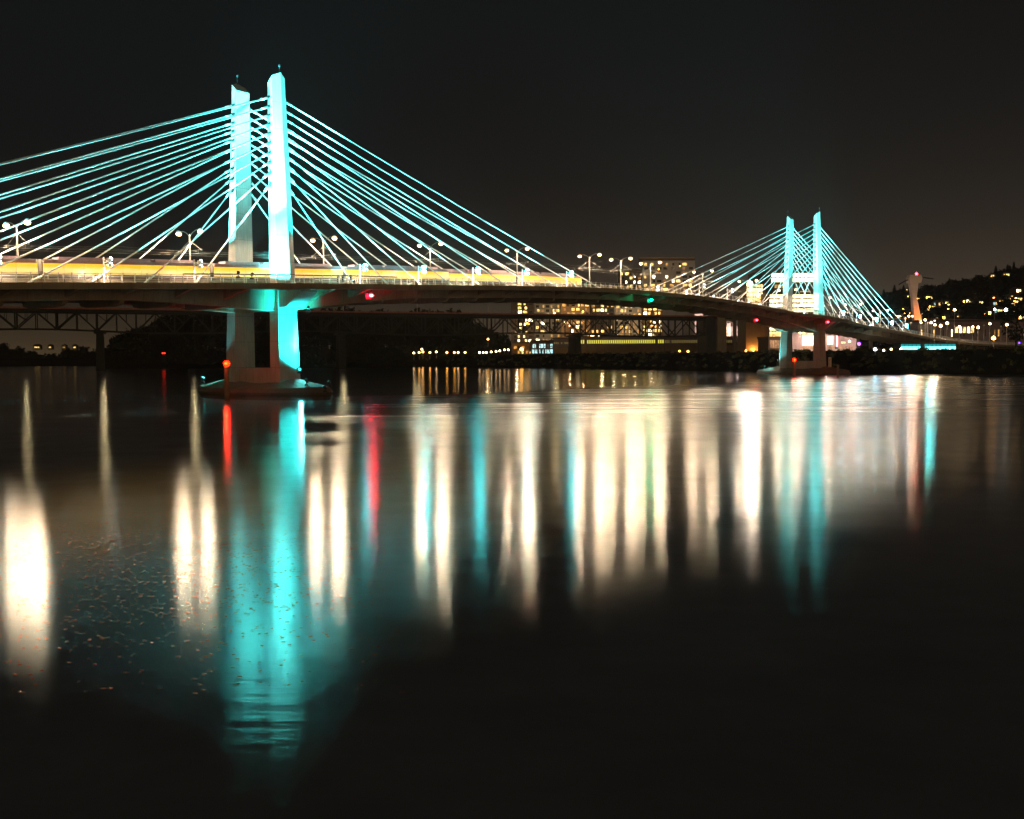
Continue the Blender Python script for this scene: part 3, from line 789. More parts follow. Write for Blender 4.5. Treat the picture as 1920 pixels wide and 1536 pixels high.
# ================================================================== OLD TRUSS BRIDGE BEHIND
A0 = Vector((-323, 700, 0)); A1 = Vector((150, 850, 0)); AD = (A1 - A0).normalized(); AL = (A1 - A0).length
ang = math.atan2(AD.y, AD.x)
tb = thing('truss_bridge', 'old dark steel deck truss bridge with concrete arches standing beyond the lit bridge', 'bridge', A0, ang)
def tz(x): return 38.8 - 2.4 * x / AL
xs0, xs1 = -230.0, AL + 260
secs = [[(x, y, tz(x) + z) for y, z in ((-6.5, 0), (6.5, 0), (6.5, -1.6), (-6.5, -1.6))] for x in (xs0, 0, AL / 2, AL, xs1)]
MB().loft(secs).build('deck', M['truss'], tb)
for y in (-6.6, 6.6):
    mbx = MB(); x = xs0
    while x < xs1 - 8:
        mbx.loft([[(q, y + a, tz(q) + z) for a, z in ((-.2, .01), (.2, .01), (.2, 1.0), (-.2, 1.0))] for q in (x + .4, x + 7.4)])
        mbx.box(x - .35, x + .35, y - .3, y + .3, tz(x) + .01, tz(x) + 1.25); x += 8
    mbx.build('parapet', M['brick'], tb)
for y in (-5.5, 5.5):
    mbx = MB(); x = xs0; k = 0; st = 12.0
    def dep(x): return 11.0 + 2.2 * (0.5 - .5 * math.cos(2 * PI * (x - 20) / 170))
    while x < AL - 6:
        a, c_ = x, min(x + st, AL - 1)
        za, zb = tz(a) - 1.7, tz(c_) - 1.7
        mbx.bar((a, y, za - .4), (c_, y, zb - .4), .8)
        mbx.bar((a, y, za - dep(a)), (c_, y, zb - dep(c_)), .9)
        mbx.bar((a, y, za), (a, y, za - dep(a)), .6 if k % 2 else .95)
        if k % 2: mbx.bar((a, y, za), (c_, y, zb - dep(c_)), .75); mbx.bar(((a + c_) / 2, y, za), ((a + c_) / 2, y, za - dep(a) / 2), .35)
        else: mbx.bar((a, y, za - dep(a)), (c_, y, zb), .75); mbx.bar(((a + c_) / 2, y, za), ((a + c_) / 2, y, za - dep(a) / 2), .35)
        if k % 4 == 0:
            mbx.bar((a, y, za - 1), (a + st / 2, y, za - dep(a) / 2), .4)
        x += st; k += 1
    mbx.build('side_truss', M['truss'], tb)
def tx_at(px):       # position along the old bridge seen at a pixel column
    u = (px - 960) / F
    return (u * A0.y - A0.x) / (AD.x - u * AD.y)
for px in (-260, 190, 640, 1078):
    x = tx_at(px)
    m_ = MB(); m_.box(x - 2.6, x + 2.6, -8, 8, -2, tz(x) - 14.5, top=(.6, .8)).box(x - 3.4, x + 3.4, -9, 9, tz(x) - 15.3, tz(x) - 14.2)
    m_.build('pier', M['truss'], tb)
x = tx_at(1326); m_ = MB(); m_.box(x - 4, x + 3, -8, 8, 4, tz(x) + .6, 0).build('pier', M['truss'], tb)
x = tx_at(1342); MB().box(x - 2.9, x + 3.4, -8.4, 8.4, 4, tz(x) + .9).build('abutment_tower', M['oldconc'], tb)
# concrete arch approach
px_p = [1352, 1384, 1396, 1430, 1446, 1452, 1508, 1520, 1556, 1572, 1600, 1640]
for k, px in enumerate(px_p):
    x = tx_at(px); m_ = MB()
    for y in (-5.5, 5.5): m_.box(x - 1.1, x + 1.1, y - 1.1, y + 1.1, 6, tz(x) - 4)
    m_.box(x - .8, x + .8, -4.4, 4.4, 18, 19.2)
    m_.build('column', M['oldconc'], tb)
for a, c_ in zip(px_p, px_p[1:]):
    xa, xc = tx_at(a), tx_at(c_)
    for y in (-5.5, 5.5):
        top, bot = [], []; n = 10
        for k in range(n + 1):
            x = xa + (xc - xa) * k / n; h = math.sqrt(max(0, 1 - (2 * k / n - 1) ** 2)); top.append((x, tz(x) - 1.62)); bot.append((x, tz(x) - 4.0 + 1.9 * h - .6 * (1 - h)))
        pr = top + bot[::-1]
        MB().loft([[(x, y - .8, z) for x, z in pr], [(x, y + .8, z) for x, z in pr]]).build('arch', M['oldconc'], tb)
lx = [tx_at(px) for px in (50, 195, 365, 643, 780, 912, 1040, 1148)]
proto2 = None
for i, x in enumerate(lx):
    w0 = A0 + AD * x + Vector((0, 0, tz(x) + .9)) + Vector((AD.y, -AD.x, 0)) * 6.2
    if proto2 is None:
        proto2 = o = thing('street_lamp', '', 'street lamp', w0, ang)
        MB().tube([(0, 0, 0), (0, 0, 8)], [.25, .14], 8).build('pole', M['steel'], o)
        MB().tube([(0, 0, 7.8), (0, 1.4, 8.4), (0, 2.4, 8.3)], .1, 6).build('lamp_arm', M['steel'], o)
        MB().lathe([(.06, .1), (.45, 0), (.45, -.35), (.1, -.5)], 10, (0, 2.5, 8.3)).build('lamp_lens', M['yelglow'], o)
    else: o = copy_tree(proto2)
    place(o, w0, ang, 'street lamp on the old truss bridge, %s from the left' % NTH[i], 'street lamps on the truss bridge')
    light('POINT', 'lamp_light', o, (0, 2.5, 7.4), 2500, (1, .8, .42), .4)

# ================================================================== BUILDINGS
WALLC = {'dark': (.10, .085, .08), 'grey': (.34, .35, .37), 'tan': (.26, .17, .09), 'pink': (.6, .45, .42), 'white': (.6, .52, .5), 'brown': (.14, .08, .05), 'mauve': (.22, .16, .18)}
for k, c in WALLC.items(): M['w_' + k] = mat(k + '_facade', c, .85, noise=.18, nscale=.25)
M['roofm'] = mat('flat_roof', (.08, .07, .06), .9, noise=.2, nscale=.3)
win_cache = {}
def winmesh(w_, h_):
    k = (round(w_, 1), round(h_, 1))
    if k not in win_cache:
        win_cache[k] = MB().box(-w_ / 2, w_ / 2, -.12, .25, 0, h_).mesh('window', WOFF)
    return win_cache[k]
bld_rng = random.Random(11)
def building(label, px0, px1, ytop, Y, floors, bays, wall, lit, pal, depth=22, z0=8.4, cat='building', name='apartment_building', skip=None, fill=(.7, .6), parapet=True, zlow=None, group=None, band=False):
    a = at(px0, ytop, Y); b = at(px1, ytop, Y); H = a.z - z0; W_ = b.x - a.x
    o = thing(name, label, cat, ((a.x + b.x) / 2, Y, z0), 0, group)
    MB().box(-W_ / 2, W_ / 2, 0, depth, -2, H).build('wall', M['w_' + wall], o)
    if parapet:
        MB().box(-W_ / 2 - .4, W_ / 2 + .4, -.4, depth + .4, H + .003, H + 1.1).build('roof', M['roofm'], o)
    zl = zlow or 0
    fh = (H - 1.5 - zl) / floors; bw = (W_ - 1.0) / bays
    # balcony slabs
    if band:
        for f in range(1, floors):
            MB().box(-W_ / 2 + .2, W_ / 2 - .2, -1.3, -.01, zl + .6 + f * fh - .25, zl + .6 + f * fh).build('balcony', M['w_' + wall], o)
    n = 0
    for f in range(floors):
        colbias = None
        for c in range(bays):
            if skip and skip(f, c): continue
            ww, wh = bw * fill[0], fh * fill[1]
            me = winmesh(ww, wh)
            r = bld_rng.random()
            p_ = lit(f, c) if callable(lit) else lit
            if n >= 100: continue
            if r > p_ and bld_rng.random() < .35: continue
            q = link('window', me, o, (-W_ / 2 + .5 + bw * (c + .5), 0, zl + .9 + fh * f)); n += 1
            q.scale.x = bld_rng.choice((1, .9, .6, .45)); q.location.x += bw * .5 * fill[0] * (1 - q.scale.x) * bld_rng.choice((-1, 1))
            q.material_slots[0].link = 'OBJECT'
            q.material_slots[0].material = WIN[bld_rng.choice(pal)] if r < p_ else WOFF
    return o
P1 = [0, 0, 0, 1, 2, 2, 4, 4, 3]; P2 = [1, 3, 3, 1]; P3 = [0, 2, 4, 4, 2]
# tower above the deck
building('tall grey apartment tower with dark overhanging roof seen above the middle of the bridge', 1205, 1303, 489, 1000, 22, 8, 'grey', lambda f, c: .85 if f < 17 else .45, P1, skip=lambda f, c: f < 13)
o = building('dark apartment wing attached left of the tall grey tower', 1163, 1204, 507, 1004, 20, 5, 'dark', .55, P1, skip=lambda f, c: f < 10)
a = at(1200, 486, 999); b = at(1302, 483, 999)
o = thing('roof_canopy', 'thin projecting roof canopy on top of the tall grey tower', 'canopy', (a.x, 996, at(1250, 484.5, 996).z))
MB().box(0, b.x - a.x, 0, 20, 0, 1.0).build('slab', M['w_tan'], o)
for k in range(4): MB().box(2 + k * 12, 3 + k * 12, 4, 5, -2.5, 0).build('strut', M['w_tan'], o)
building('apartment block with a bright amber corner column of windows left of the truss pier', 958, 1001, 548, 915, 15, 4, 'dark', lambda f, c: .9 if c in (1, 2) else .25, [1, 3, 0, 1], band=True)
building('grey gridded apartment block second from the left behind the truss bridge', 1002, 1051, 552, 925, 14, 5, 'grey', .42, P1, band=True)
building('tan apartment block with clustered amber windows third from left behind the truss', 1052, 1106, 549, 915, 14, 6, 'tan', .5, P1)
building('dark apartment block with scattered lights behind the truss pier', 1107, 1152, 551, 925, 14, 5, 'dark', .52, P1, band=True)
building('grey apartment block with many bright windows right of the truss pier', 1153, 1203, 545, 915, 15, 6, 'grey', .66, P1)
building('tan apartment block with a bright stair column at the right end of the row', 1204, 1243, 548, 925, 14, 4, 'tan', .75, [1, 3, 1, 0])
building('low glass building with pale white lit rooms near the shore', 995, 1038, 641, 800, 2, 7, 'dark', .95, [5, 5, 5], fill=(.85, .75), depth=14, name='waterfront_house')
building('small waterfront house with warm lit ground floor beside the pale glass building', 961, 993, 644, 800, 2, 4, 'tan', .8, [0, 1, 2], depth=12, name='waterfront_house')
# pale gabled row
for i, (a_, b_, y_) in enumerate(((1244, 1258, 577), (1259, 1290, 580), (1291, 1318, 585), (1319, 1346, 591), (1347, 1374, 594))):
    o = building('pale pink townhouse with gabled roof, %s from the left beyond the truss bridge' % NTH[i], a_, b_, y_ + 5, 1060, 5, 4, 'pink', .12, P3, name='townhouse', parapet=False, fill=(.5, .6), skip=lambda f, c: f < 3, group='gabled townhouses beyond the truss bridge')
    p, q = at(a_, y_ + 5, 1060), at(b_, y_ + 5, 1060); W_ = q.x - p.x; H = p.z - 8.4
    MB().loft([[(-W_ / 2, y, H + .003), (W_ / 2, y, H + .003), (W_ / 4, y, H + 2.6), (-W_ / 4, y, H + 2.6)] for y in (-.3, 22)]).build('roof', M['w_pink'], o)
# long industrial hall with a window row
def hall(label, px0, px1, ytop, Y, n, wmat, y0, y1, wall='mauve', z0=8.4):
    a = at(px0, ytop, Y); b = at(px1, ytop, Y); W_ = b.x - a.x; H = a.z - z0
    o = thing('industrial_hall', label, 'warehouse', ((a.x + b.x) / 2, Y, z0))
    MB().box(-W_ / 2, W_ / 2, 0, 30, -2, H * .5).build('lower_wall', M['w_tan'], o)
    MB().box(-W_ / 2 - .15, W_ / 2 + .15, -.15, 30.1, H * .5 + .003, H).build('wall', M['w_' + wall], o)
    MB().box(-W_ / 2 - .6, W_ / 2 + .6, -.6, 30.6, H + .003, H + .6).build('roof', M['roofm'], o)
    za, zb = at(px0, y1, Y).z - z0, at(px0, y0, Y).z - z0
    st = W_ / n
    me = MB().box(-st * .30, st * .30, -.3, .2, 0, zb - za).mesh('window', wmat)
    for k in range(n):
        if k in (3, n - 4): continue
        link('window', me, o, (-W_ / 2 + st * (k + .5), 0, za))
    return o
YW = mat('yellow_green_window', (.4, .4, .1), .3, emit=(.95, .85, .12), strength=.8, nomis=True)
YD = mat('dim_yellow_window', (.4, .4, .1), .3, emit=(.5, .36, .12), strength=.22, nomis=True)
hall('long low industrial hall with a row of small yellow windows on the shore', 1084, 1245, 632, 870, 40, YW, 638, 644.5)
hall('long pinkish hall with dim windows between the truss pier and the arches', 1246, 1330, 631, 872, 26, YD, 638, 643.5)
hall('low brown hall seen under the concrete arches', 1331, 1474, 632, 900, 34, YD, 638, 643, 'brown')
hall('short pale hall left of the dark truss pier', 1038, 1068, 635, 868, 9, YD, 642, 645)
# bright hospital block behind the distant towers
M['w_bright'] = mat('bright_floor_band', (.8, .7, .5), .5, emit=(1, .86, .5), strength=3.0, nomis=True)
M['w_bright2'] = mat('lower_bright_floor', (.8, .7, .5), .5, emit=(1, .80, .40), strength=2.6, nomis=True)
def banded(label, px0, px1, ytop, Y, bands, wall, name='office_block', depth=24, z0=8.4):
    a = at(px0, ytop, Y); b = at(px1, ytop, Y); W_ = b.x - a.x; H = a.z - z0
    o = thing(name, label, 'building', ((a.x + b.x) / 2, Y, z0))
    MB().box(-W_ / 2, W_ / 2, 0, depth, -2, H).build('wall', M['w_' + wall], o)
    MB().box(-W_ / 2 - .3, W_ / 2 + .3, -.3, depth + .3, H + .003, H + .8).build('roof', M['roofm'], o)
    for (xa, xb, ya, yb, n, m_) in bands:
        zt, zb = at(px0, ya, Y).z - z0, at(px0, yb, Y).z - z0
        X0 = at(xa, ya, Y).x - (a.x + b.x) / 2; X1 = at(xb, ya, Y).x - (a.x + b.x) / 2; st = (X1 - X0) / n
        for k in range(n): MB().box(X0 + st * k + .12, X0 + st * (k + 1) - .12, -.2, .3, zb, zt).build('window', M[m_] if m_ in M else WIN[int(m_)], o)
    return o
banded('brown hospital block with blazing white floors behind the distant towers', 1436, 1542, 500, 640,
       [(1446, 1540, 513, 520, 12, 'w_bright'), (1446, 1540, 522, 529, 12, 'w_bright'), (1452, 1476, 534, 540, 4, '2'), (1500, 1520, 546, 550, 3, '2')], 'brown')
banded('lower wing of blazing windows in front of the brown hospital block', 1442, 1532, 551, 620,
       [(1443, 1531, 553, 559, 14, 'w_bright'), (1443, 1531, 561.5, 567, 14, 'w_bright'), (1443, 1531, 570, 576, 14, 'w_bright'), (1443, 1531, 579, 585, 14, 'w_bright2'), (1443, 1470, 614, 620, 8, 'w_bright2'), (1443, 1470, 622, 634, 5, '1')], 'brown')
banded('slender block with closely packed cream windows left of the distant towers', 1399, 1431, 532, 640,
       [(1400, 1430, 534, 539, 9, '1'), (1400, 1430, 541, 547, 9, 'w_bright2'), (1400, 1430, 549, 556, 9, 'w_bright2'), (1400, 1430, 558, 566, 9, '1'), (1400, 1430, 568, 577, 9, '1')], 'tan')
banded('dark brown block between the cream block and the hospital block', 1418, 1440, 512, 700, [(1420, 1438, 540, 544, 3, '2'), (1420, 1438, 555, 560, 3, '0')], 'brown')
banded('white blank warehouse with glowing doorway under the concrete arches', 1341, 1370, 606, 950, [(1349, 1363, 612, 619, 3, '1'), (1352, 1366, 622, 632, 4, '0')], 'white')
banded('pale workshop with bright openings under the concrete arches', 1371, 1436, 612, 960, [(1388, 1399, 617, 632, 2, '3'), (1404, 1412, 624, 632, 2, '3'), (1418, 1430, 622, 632, 3, '3')], 'white')
banded('low orange lit shed beside the distant footing', 1441, 1472, 634, 560, [(1443, 1471, 638, 653, 6, '4')], 'brown')
banded('pink walled building with a blazing white screen between the distant pylons', 1486, 1532, 611, 560, [(1504, 1527, 629, 648, 1, 'w_bright'), (1504, 1525, 616, 627, 4, '1'), (1500, 1526, 650, 656, 5, '4')], 'pink')
banded('pink walled building with white shop front right of the distant front pylon', 1548, 1606, 611, 560, [(1551, 1562, 631, 646, 2, 'w_bright'), (1577, 1586, 641, 644, 2, '1'), (1552, 1600, 649, 656, 9, '4')], 'pink')
M['neon'] = mat('pink_neon', (1, .3, .5), .4, emit=(1, .10, .22), strength=9)
p = at(1569, 650, 555); o = thing('neon_sign', 'tall thin pink and white neon sign on the shop wall', 'sign', p)
MB().box(-.35, .35, -.2, .2, 0, 5.6).build('tube', M['neon'], o); MB().box(-.7, .7, .25, .6, -1.2, 6.2).build('backing', M['black'], o)
p = at(1611, 645, 550); o = thing('violet_sign', 'round violet blue glowing sign beside the pink shop', 'sign', p)
MB().tube([(0, 0, 0), (0, .4, 0)], .75, 16).build('disc', M['violet'], o); MB().box(-.15, .15, .1, .3, -4, -1.1).build('post', M['black'], o)
# long building on the right, beside the approach
o = building('long mauve building with columns beside the right end of the bridge', 1722, 1935, 604, 620, 2, 26, 'mauve', .18, P1, depth=30, name='station_building', fill=(.35, .5), cat='building')
for k in range(5):
    a = at(1796 + k * 7.5, 624, 616); q = thing('lit_window_bay', 'tall oval lit window bay, %s of five on the long mauve building' % NTH[k], 'window', (a.x, 617.6, a.z), 0, 'lit bays on the long building')
    MB().box(-.7, .7, 0, 2.2, 0, 3.2, top=(.25, 0)).build('pane', WIN[3 if k % 2 else 1], q); MB().box(-.95, .95, .3, 2.2, -.3, 3.6).build('frame', M['w_mauve'], q)
# teal pavilion wall under the approach, its floodlight put in as glowing panels
M['tealglow'] = mat('teal_glow_panel', (.1, .6, .6), .3, emit=(.22, .95, .95), strength=3.2)
M['tealglowdim'] = mat('dim_teal_glow_panel', (.1, .6, .6), .3, emit=(.0, .45, .5), strength=.6)
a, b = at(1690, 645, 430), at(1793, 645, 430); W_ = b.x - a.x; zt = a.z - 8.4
o = thing('teal_lit_wall', 'low pavilion glowing teal under the right end of the bridge', 'underpass', ((a.x + b.x) / 2, 430, 8.4))
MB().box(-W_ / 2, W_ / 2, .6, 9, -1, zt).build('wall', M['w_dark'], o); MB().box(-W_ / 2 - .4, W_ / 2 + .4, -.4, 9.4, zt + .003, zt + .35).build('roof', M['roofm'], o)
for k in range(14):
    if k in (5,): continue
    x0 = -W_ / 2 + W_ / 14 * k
    MB().box(x0 + .1, x0 + W_ / 14 - .1, .3, .65, .2, zt * .55).build('window', M['tealglow'], o)  # panel glows in place of teal floodlight on the wall, no glass
    MB().box(x0 + .1, x0 + W_ / 14 - .1, .35, .65, zt * .58, zt * .95).build('window', M['tealglowdim'], o)  # dimmer upper panel, teal light put into its emission
light('AREA', 'underpass_light', o, (0, -1.5, 1.5), 2500, (.1, .95, .95), .5, aim=(0, -12, -6))
# aerial tram tower
T0 = at(1719, 602, 880)
o = thing('tram_tower', 'leaning bent white aerial tram tower with red beacon on the hillside', 'tower', (T0.x, 880, T0.z - 12))
def tp(px, py, Y=880):
    q = at(px, py, Y); return (q.x - T0.x, q.y - 880, q.z - (T0.z - 12))
def slab(l, r, y, wid=5): a, b = tp(l, y), tp(r, y); return [(a[0], -wid / 2, a[2]), (b[0], -wid / 2, b[2]), (b[0], wid / 2, b[2]), (a[0], wid / 2, a[2])]
M['tramw'] = mat('white_painted_steel', (.75, .68, .62), .5, noise=.1, nscale=.5)
MB().loft([slab(1713, 1728, 632), slab(1712.5, 1726.5, 602), slab(1709, 1717, 558), slab(1704.5, 1720, 531)]).build('shaft', M['tramw'], o)
MB().loft([slab(1703, 1724, 531, 8), slab(1702, 1726, 522, 8), slab(1704, 1724, 516, 7)]).build('saddle', M['tramw'], o)
MB().tube([tp(1685, 534), tp(1695, 528), tp(1705, 523.5), tp(1716, 520.5), tp(1728, 520), tp(1750, 523)], .5, 6).build('cable_arm', M['truss'], o)
MB().lathe([(.3, 0), (.9, .5), (.9, 1.5), (.3, 2.0)], 10, tp(1718.5, 516)).build('beacon', M['red'], o)
light('SPOT', 'tower_light', o, (tp(1722, 606)[0] + 4, -14, tp(1722, 606)[2] - 3), 26000, (1, .25, .06), .5, aim=tp(1719, 585), cone=math.radians(50))
light('SPOT', 'tower_light', o, (tp(1700, 600)[0] - 10, -40, tp(1722, 606)[2] - 3), 20000, (1, .6, .42), .5, aim=tp(1714, 540), cone=math.radians(50))

# hillside houses with lights
HW = [M['amber'], M['amber'], M['amber'], M['lampdim'], WIN[0], WIN[5]]
spots = [(1706, 558, 1), (1722, 562, 0), (1742, 559, 1), (1775, 559, 1), (1737, 577, 1), (1748, 577, 2), (1812, 567, 2), (1818, 566, 3), (1830, 561, 2), (1839, 562, 1), (1868, 561, 2), (1875, 567, 2), (1888, 560, 0),
         (1897, 558, 3), (1909, 562, 3), (1905, 546, 1), (1912, 546, 3), (1898, 572, 3), (1783, 574, 1), (1776, 569, 2), (1789, 585, 2), (1800, 588, 5), (1862, 581, 5), (1872, 584, 5), (1697, 582, 1), (1699, 590, 2), (1887, 516, 4), (1692, 596, 1),
         (1628, 598, 2), (1642, 603, 0), (1757, 571, 5), (1766, 571, 4), (1852, 590, 2), (1703, 545, 4), (1862, 518, 4)]
hp = random.Random(5)
for _ in range(22):
    px = hp.choice((hp.uniform(1690, 1790), hp.uniform(1780, 1918), hp.uniform(1860, 1918))); spots.append((px, hp.uniform(max(548, 586 - (px - 1690) * .16), 600), hp.choice((0, 0, 1, 2, 2, 4, 4, 5))))
for i, (px, py, k) in enumerate(spots):
    lo, hi = 0.0, 1.0
    for _ in range(30):
        t = (lo + hi) / 2; p = hill_pt(px, t)
        if at(px, py, p.y).z > p.z: lo = t
        else: hi = t
    Y = p.y - 16; q = at(px, py, Y)
    o = thing('hillside_house', '', 'house', (q.x, Y, q.z - 3), 0, 'hillside houses')
    side_ = 'left' if px < 1760 else 'middle' if px < 1840 else 'right'
    MB().box(-4, 4, 0, 8, -6, 5.2).build('wall', M['w_dark'], o)
    MB().loft([[(-4.5, y, 5.2), (4.5, y, 5.2), (0, y, 7.6)] for y in (-.4, 8.4)]).build('roof', M['roofm'], o)
    nwin = 1 + (i % 3)
    for j in range(nwin):
        MB().box(-3.4 + 2.7 * j, -1.3 + 2.7 * j, -.12, .2, 2.0 + .6 * (j % 2), 4.8).build('window', HW[k] if j == 0 else WIN[1], o)
    o['_px'] = px
hs = sorted([o for o in bpy.data.objects if o.name.startswith('hillside_house')], key=lambda o: o['_px'])
for i, o in enumerate(hs):
    o['label'] = 'small dark house with lit windows on the wooded hill, %s from the left' % NTH[i]
    del o['_px']

# ------------------------------------------------------------------ lamps along the shore and the approach
def shore_lamp(me_key, r, h):
    o = thing('lamp_post', '', 'street lamp')
    MB().tube([(0, 0, -1), (0, 0, h)], [.14, .09], 8).build('pole', M['steel'], o)
    MB().lathe([(.05, -.1 * r), (r, .25 * r), (r * .9, 1.1 * r), (.2 * r, 1.7 * r), (.03, 1.9 * r)], 10, (0, 0, h)).build('lamp_lens', M[me_key], o, smooth=True)
    return o
protos = {}
def put_lamp(px, py, Y, key, r, h, label, group, e=0):
    k = (key, r, h)
    o = copy_tree(protos[k]) if k in protos else shore_lamp(key, r, h)
    protos.setdefault(k, o)
    q = at(px, py, Y); place(o, (q.x, Y, q.z - h - r * .8), 0, label, group)
    return o, q
protos_done = []
sh = [(776, 662, 'lampdim'), (786, 661, 'amber'), (793, 660, 'amber'), (806, 661, 'amber'), (818, 660, 'lampdim'), (838, 661, 'amber'), (852, 661, 'amber'), (859, 661, 'lampdim'), (872, 661, 'amber'), (868, 669, 'whitel'), (899, 661, 'lampdim'), (906, 661, 'lampdim'),
      (912, 661, 'lampdim'), (921, 660, 'lampdim'), (930, 659, 'lampdim'), (937, 658, 'lampdim'), (946, 656, 'lampdim'), (953, 656, 'lampdim'), (915, 636, 'amber'), (791, 655, 'lampdim')]
for i, (px, py, k) in enumerate(sorted(sh)):
    put_lamp(px, py, 880, k, .75, 4, 'tiny promenade lamp in the shore cluster left of the apartment blocks, %s from the left' % NTH[i], 'tiny shore lamps')
ap = [(1790, 581, 520, 'lampdim', .9, 9), (1735, 600, 470, 'lampdim', .7, 4), (1727, 605, 480, 'lampdim', .6, 4), (1746, 605, 450, 'lampdim', .7, 6), (1753, 609, 430, 'lampdim', .7, 6), (1764, 611, 430, 'lampdim', .9, 6), (1776, 606, 470, 'lampdim', .9, 7), (1799, 613, 460, 'lampdim', .8, 6),
      (1824, 613, 455, 'lampdim', .7, 6.5), (1834, 614, 500, 'lampdim', .9, 5), (1845, 610, 540, 'lampoff', .6, 6), (1856, 607, 500, 'lampdim', .8, 8), (1877, 612, 540, 'lampoff', .6, 6), (1888, 609, 500, 'lampdim', .9, 8), (1863, 634, 480, 'amber', 1.3, 4),
      (1704, 593, 640, 'lampdim', .9, 5), (1886, 581, 700, 'whitel', 1.5, 6), (1865, 580, 700, 'whitel', 1.0, 6), (1911, 643, 500, 'violet', .5, 3), (1641, 655, 420, 'whitel', .9, 4), (1657, 657, 420, 'lampdim', .6, 4), (1671, 655, 425, 'lampdim', .6, 4),
      (1689, 655, 425, 'whitel', .6, 4), (1408, 597, 420, 'lampdim', .01, 1)][:-1]
for i, (px, py, Y, k, r, h) in enumerate(sorted(ap)):
    o, q = put_lamp(px, py, Y, k, r * .68, h, 'lamp post near the right end of the bridge, %s from the left' % NTH[i], 'lamps round the right end of the bridge')
for i, (px, py) in enumerate(((1274, 659), (1290, 659), (1399, 658), (1412, 660), (1437, 660), (1449, 660))):
    big_ = i in (3, 4)
    o, q = put_lamp(px, py, 640, 'amber', 1.1 if big_ else .6, 3.5, 'orange lamp on the dark bank left of the distant footing, %s from the left' % NTH[i], 'orange lamps on the dark bank')
    if big_: light('POINT', 'lamp_light', o, (0, -2, 5), 4000, (1, .45, .1), .4)
o, q = put_lamp(978, 655, 790, 'amber', 1.2, 3.5, 'glaring amber lamp in front of the small waterfront house', None)
o, q = put_lamp(990, 606.5, 905, 'amber', 1.1, 3, 'glaring amber lamp on a terrace of the gridded apartment block', None)
o, q = put_lamp(1110, 630, 905, 'lampdim', 1.1, 3, 'glaring white lamp above the row of yellow windows', None)
o, q = put_lamp(1406, 532, 400, 'lampdim', 1.1, 6, 'glaring lamp above the main span left of the distant towers', None)
light('POINT', 'lamp_light', o, (0, -2, 7), 26000, (1, .85, .7), .6)
for i, (px, py, Y, e) in enumerate(((1254, 588, 1050, 5000), (1281, 591, 1050, 4000), (1306, 596, 1050, 3500), (1334, 600, 1050, 4000), (1356, 626, 940, 5000), (1379, 622, 950, 4000), (1411, 628, 950, 6000), (1500, 624, 550, 900), (1545, 622, 550, 900), (1593, 640, 550, 900))):
    o, q = put_lamp(px, py, Y, 'lampdim', .5, 4, 'small lamp against the pale walls beyond the bridges, %s from the left' % NTH[i], 'small lamps against the pale walls')
    light('POINT', 'lamp_light', o, (0, -4, 4.5), e, (1, .72, .62), .4)
for i, (px, py, e) in enumerate(((968, 625, 3500), (1013, 640, 3000), (1040, 588, 3500), (1068, 612, 3500), (1093, 585, 3500), (1128, 622, 3500), (1170, 600, 3500), (1190, 575, 2800), (1222, 612, 2800), (1190, 520, 900), (1235, 506, 900), (1275, 500, 900))):  # lamps added to brighten the dim apartment facades
    Y = 986 if py < 540 else 903
    o = thing('added_facade_lamp', 'added warm lamp brightening a facade of the apartment blocks, %s in a row from the left' % NTH[i], 'lamp', at(px, py, Y), 0, 'lamps added to light the apartment facades')
    MB().lathe([(.1, 0), (.45, .15), (.45, .6), (.1, .8)], 8).build('lamp_lens', M['amber' if i % 3 else 'lampdim'], o); MB().tube([(0, 0, 0), (0, 3, -.6), (0, 14, -.6)], .08, 5).build('bracket', M['black'], o)
    light('POINT', 'lamp_light', o, (0, -1.5, 1), e, (1, .62, .3), .4)
for i, (px, py) in enumerate(((305, 663.6), (308.6, 663.6))):
    o = thing('marker_light', 'small red marker light on the dark island, %s of a pair' % ('left' if i == 0 else 'right'), 'signal light', at(px, py, 800), 0, 'pair of red marker lights')
    MB().lathe([(.1, 0), (.5, .2), (.5, .8), (.1, 1.0)], 8).build('lamp_lens', M['reddim'], o); MB().tube([(0, 0, -6), (0, 0, 0)], .1, 6).build('post', M['black'], o)
for i, px in enumerate((67, 72, 94, 120, 140)):
    o = thing('shore_house', 'tiny lit house on the far left shore, %s from the left' % NTH[i], 'house', at(px, 654, 1440), 0, 'houses on the far left shore')
    MB().box(-3, 3, 0, 5, -1, 4).build('wall', M['w_dark'], o); MB().box(-1.6, 1.4, -.15, .1, 1, 2.6).build('window', WIN[0 if i != 3 else 2], o)
    MB().loft([[(-3.4, y, 4), (3.4, y, 4), (0, y, 6)] for y in (-.3, 5.3)]).build('roof', M['roofm'], o)

# ================================================================== TREES AND FOLIAGE
tr_ = random.Random(21)
def conifer(h, r, seed):
    q = random.Random(seed); mb = MB(); n = int(90)
    for k in range(n):
        t = (k + q.random()) / n; z = h * (.12 + .88 * t); rr = r * (1 - t) ** .8 * q.uniform(.55, 1.1) + .1
        a = k * 2.4 + q.uniform(-.4, .4); c, s = math.cos(a), math.sin(a); wd = .18 * r + .05 * h * (1 - t) * .5
        tip = (rr * c, rr * s, z - rr * .35)
        mb.add([(0, 0, z + .03 * h), tip, (.5 * rr * c - wd * s, .5 * rr * s + wd * c, z - rr * .25), (.5 * rr * c + wd * s, .5 * rr * s - wd * c, z - rr * .25)], [(0, 2, 1), (0, 1, 3), (1, 2, 3)])
    mb.add([(-.1, 0, h * .97), (.1, 0, h * .97), (0, 0, h * 1.05)], [(0, 1, 2)])
    return mb.mesh('crown', M['wood'])
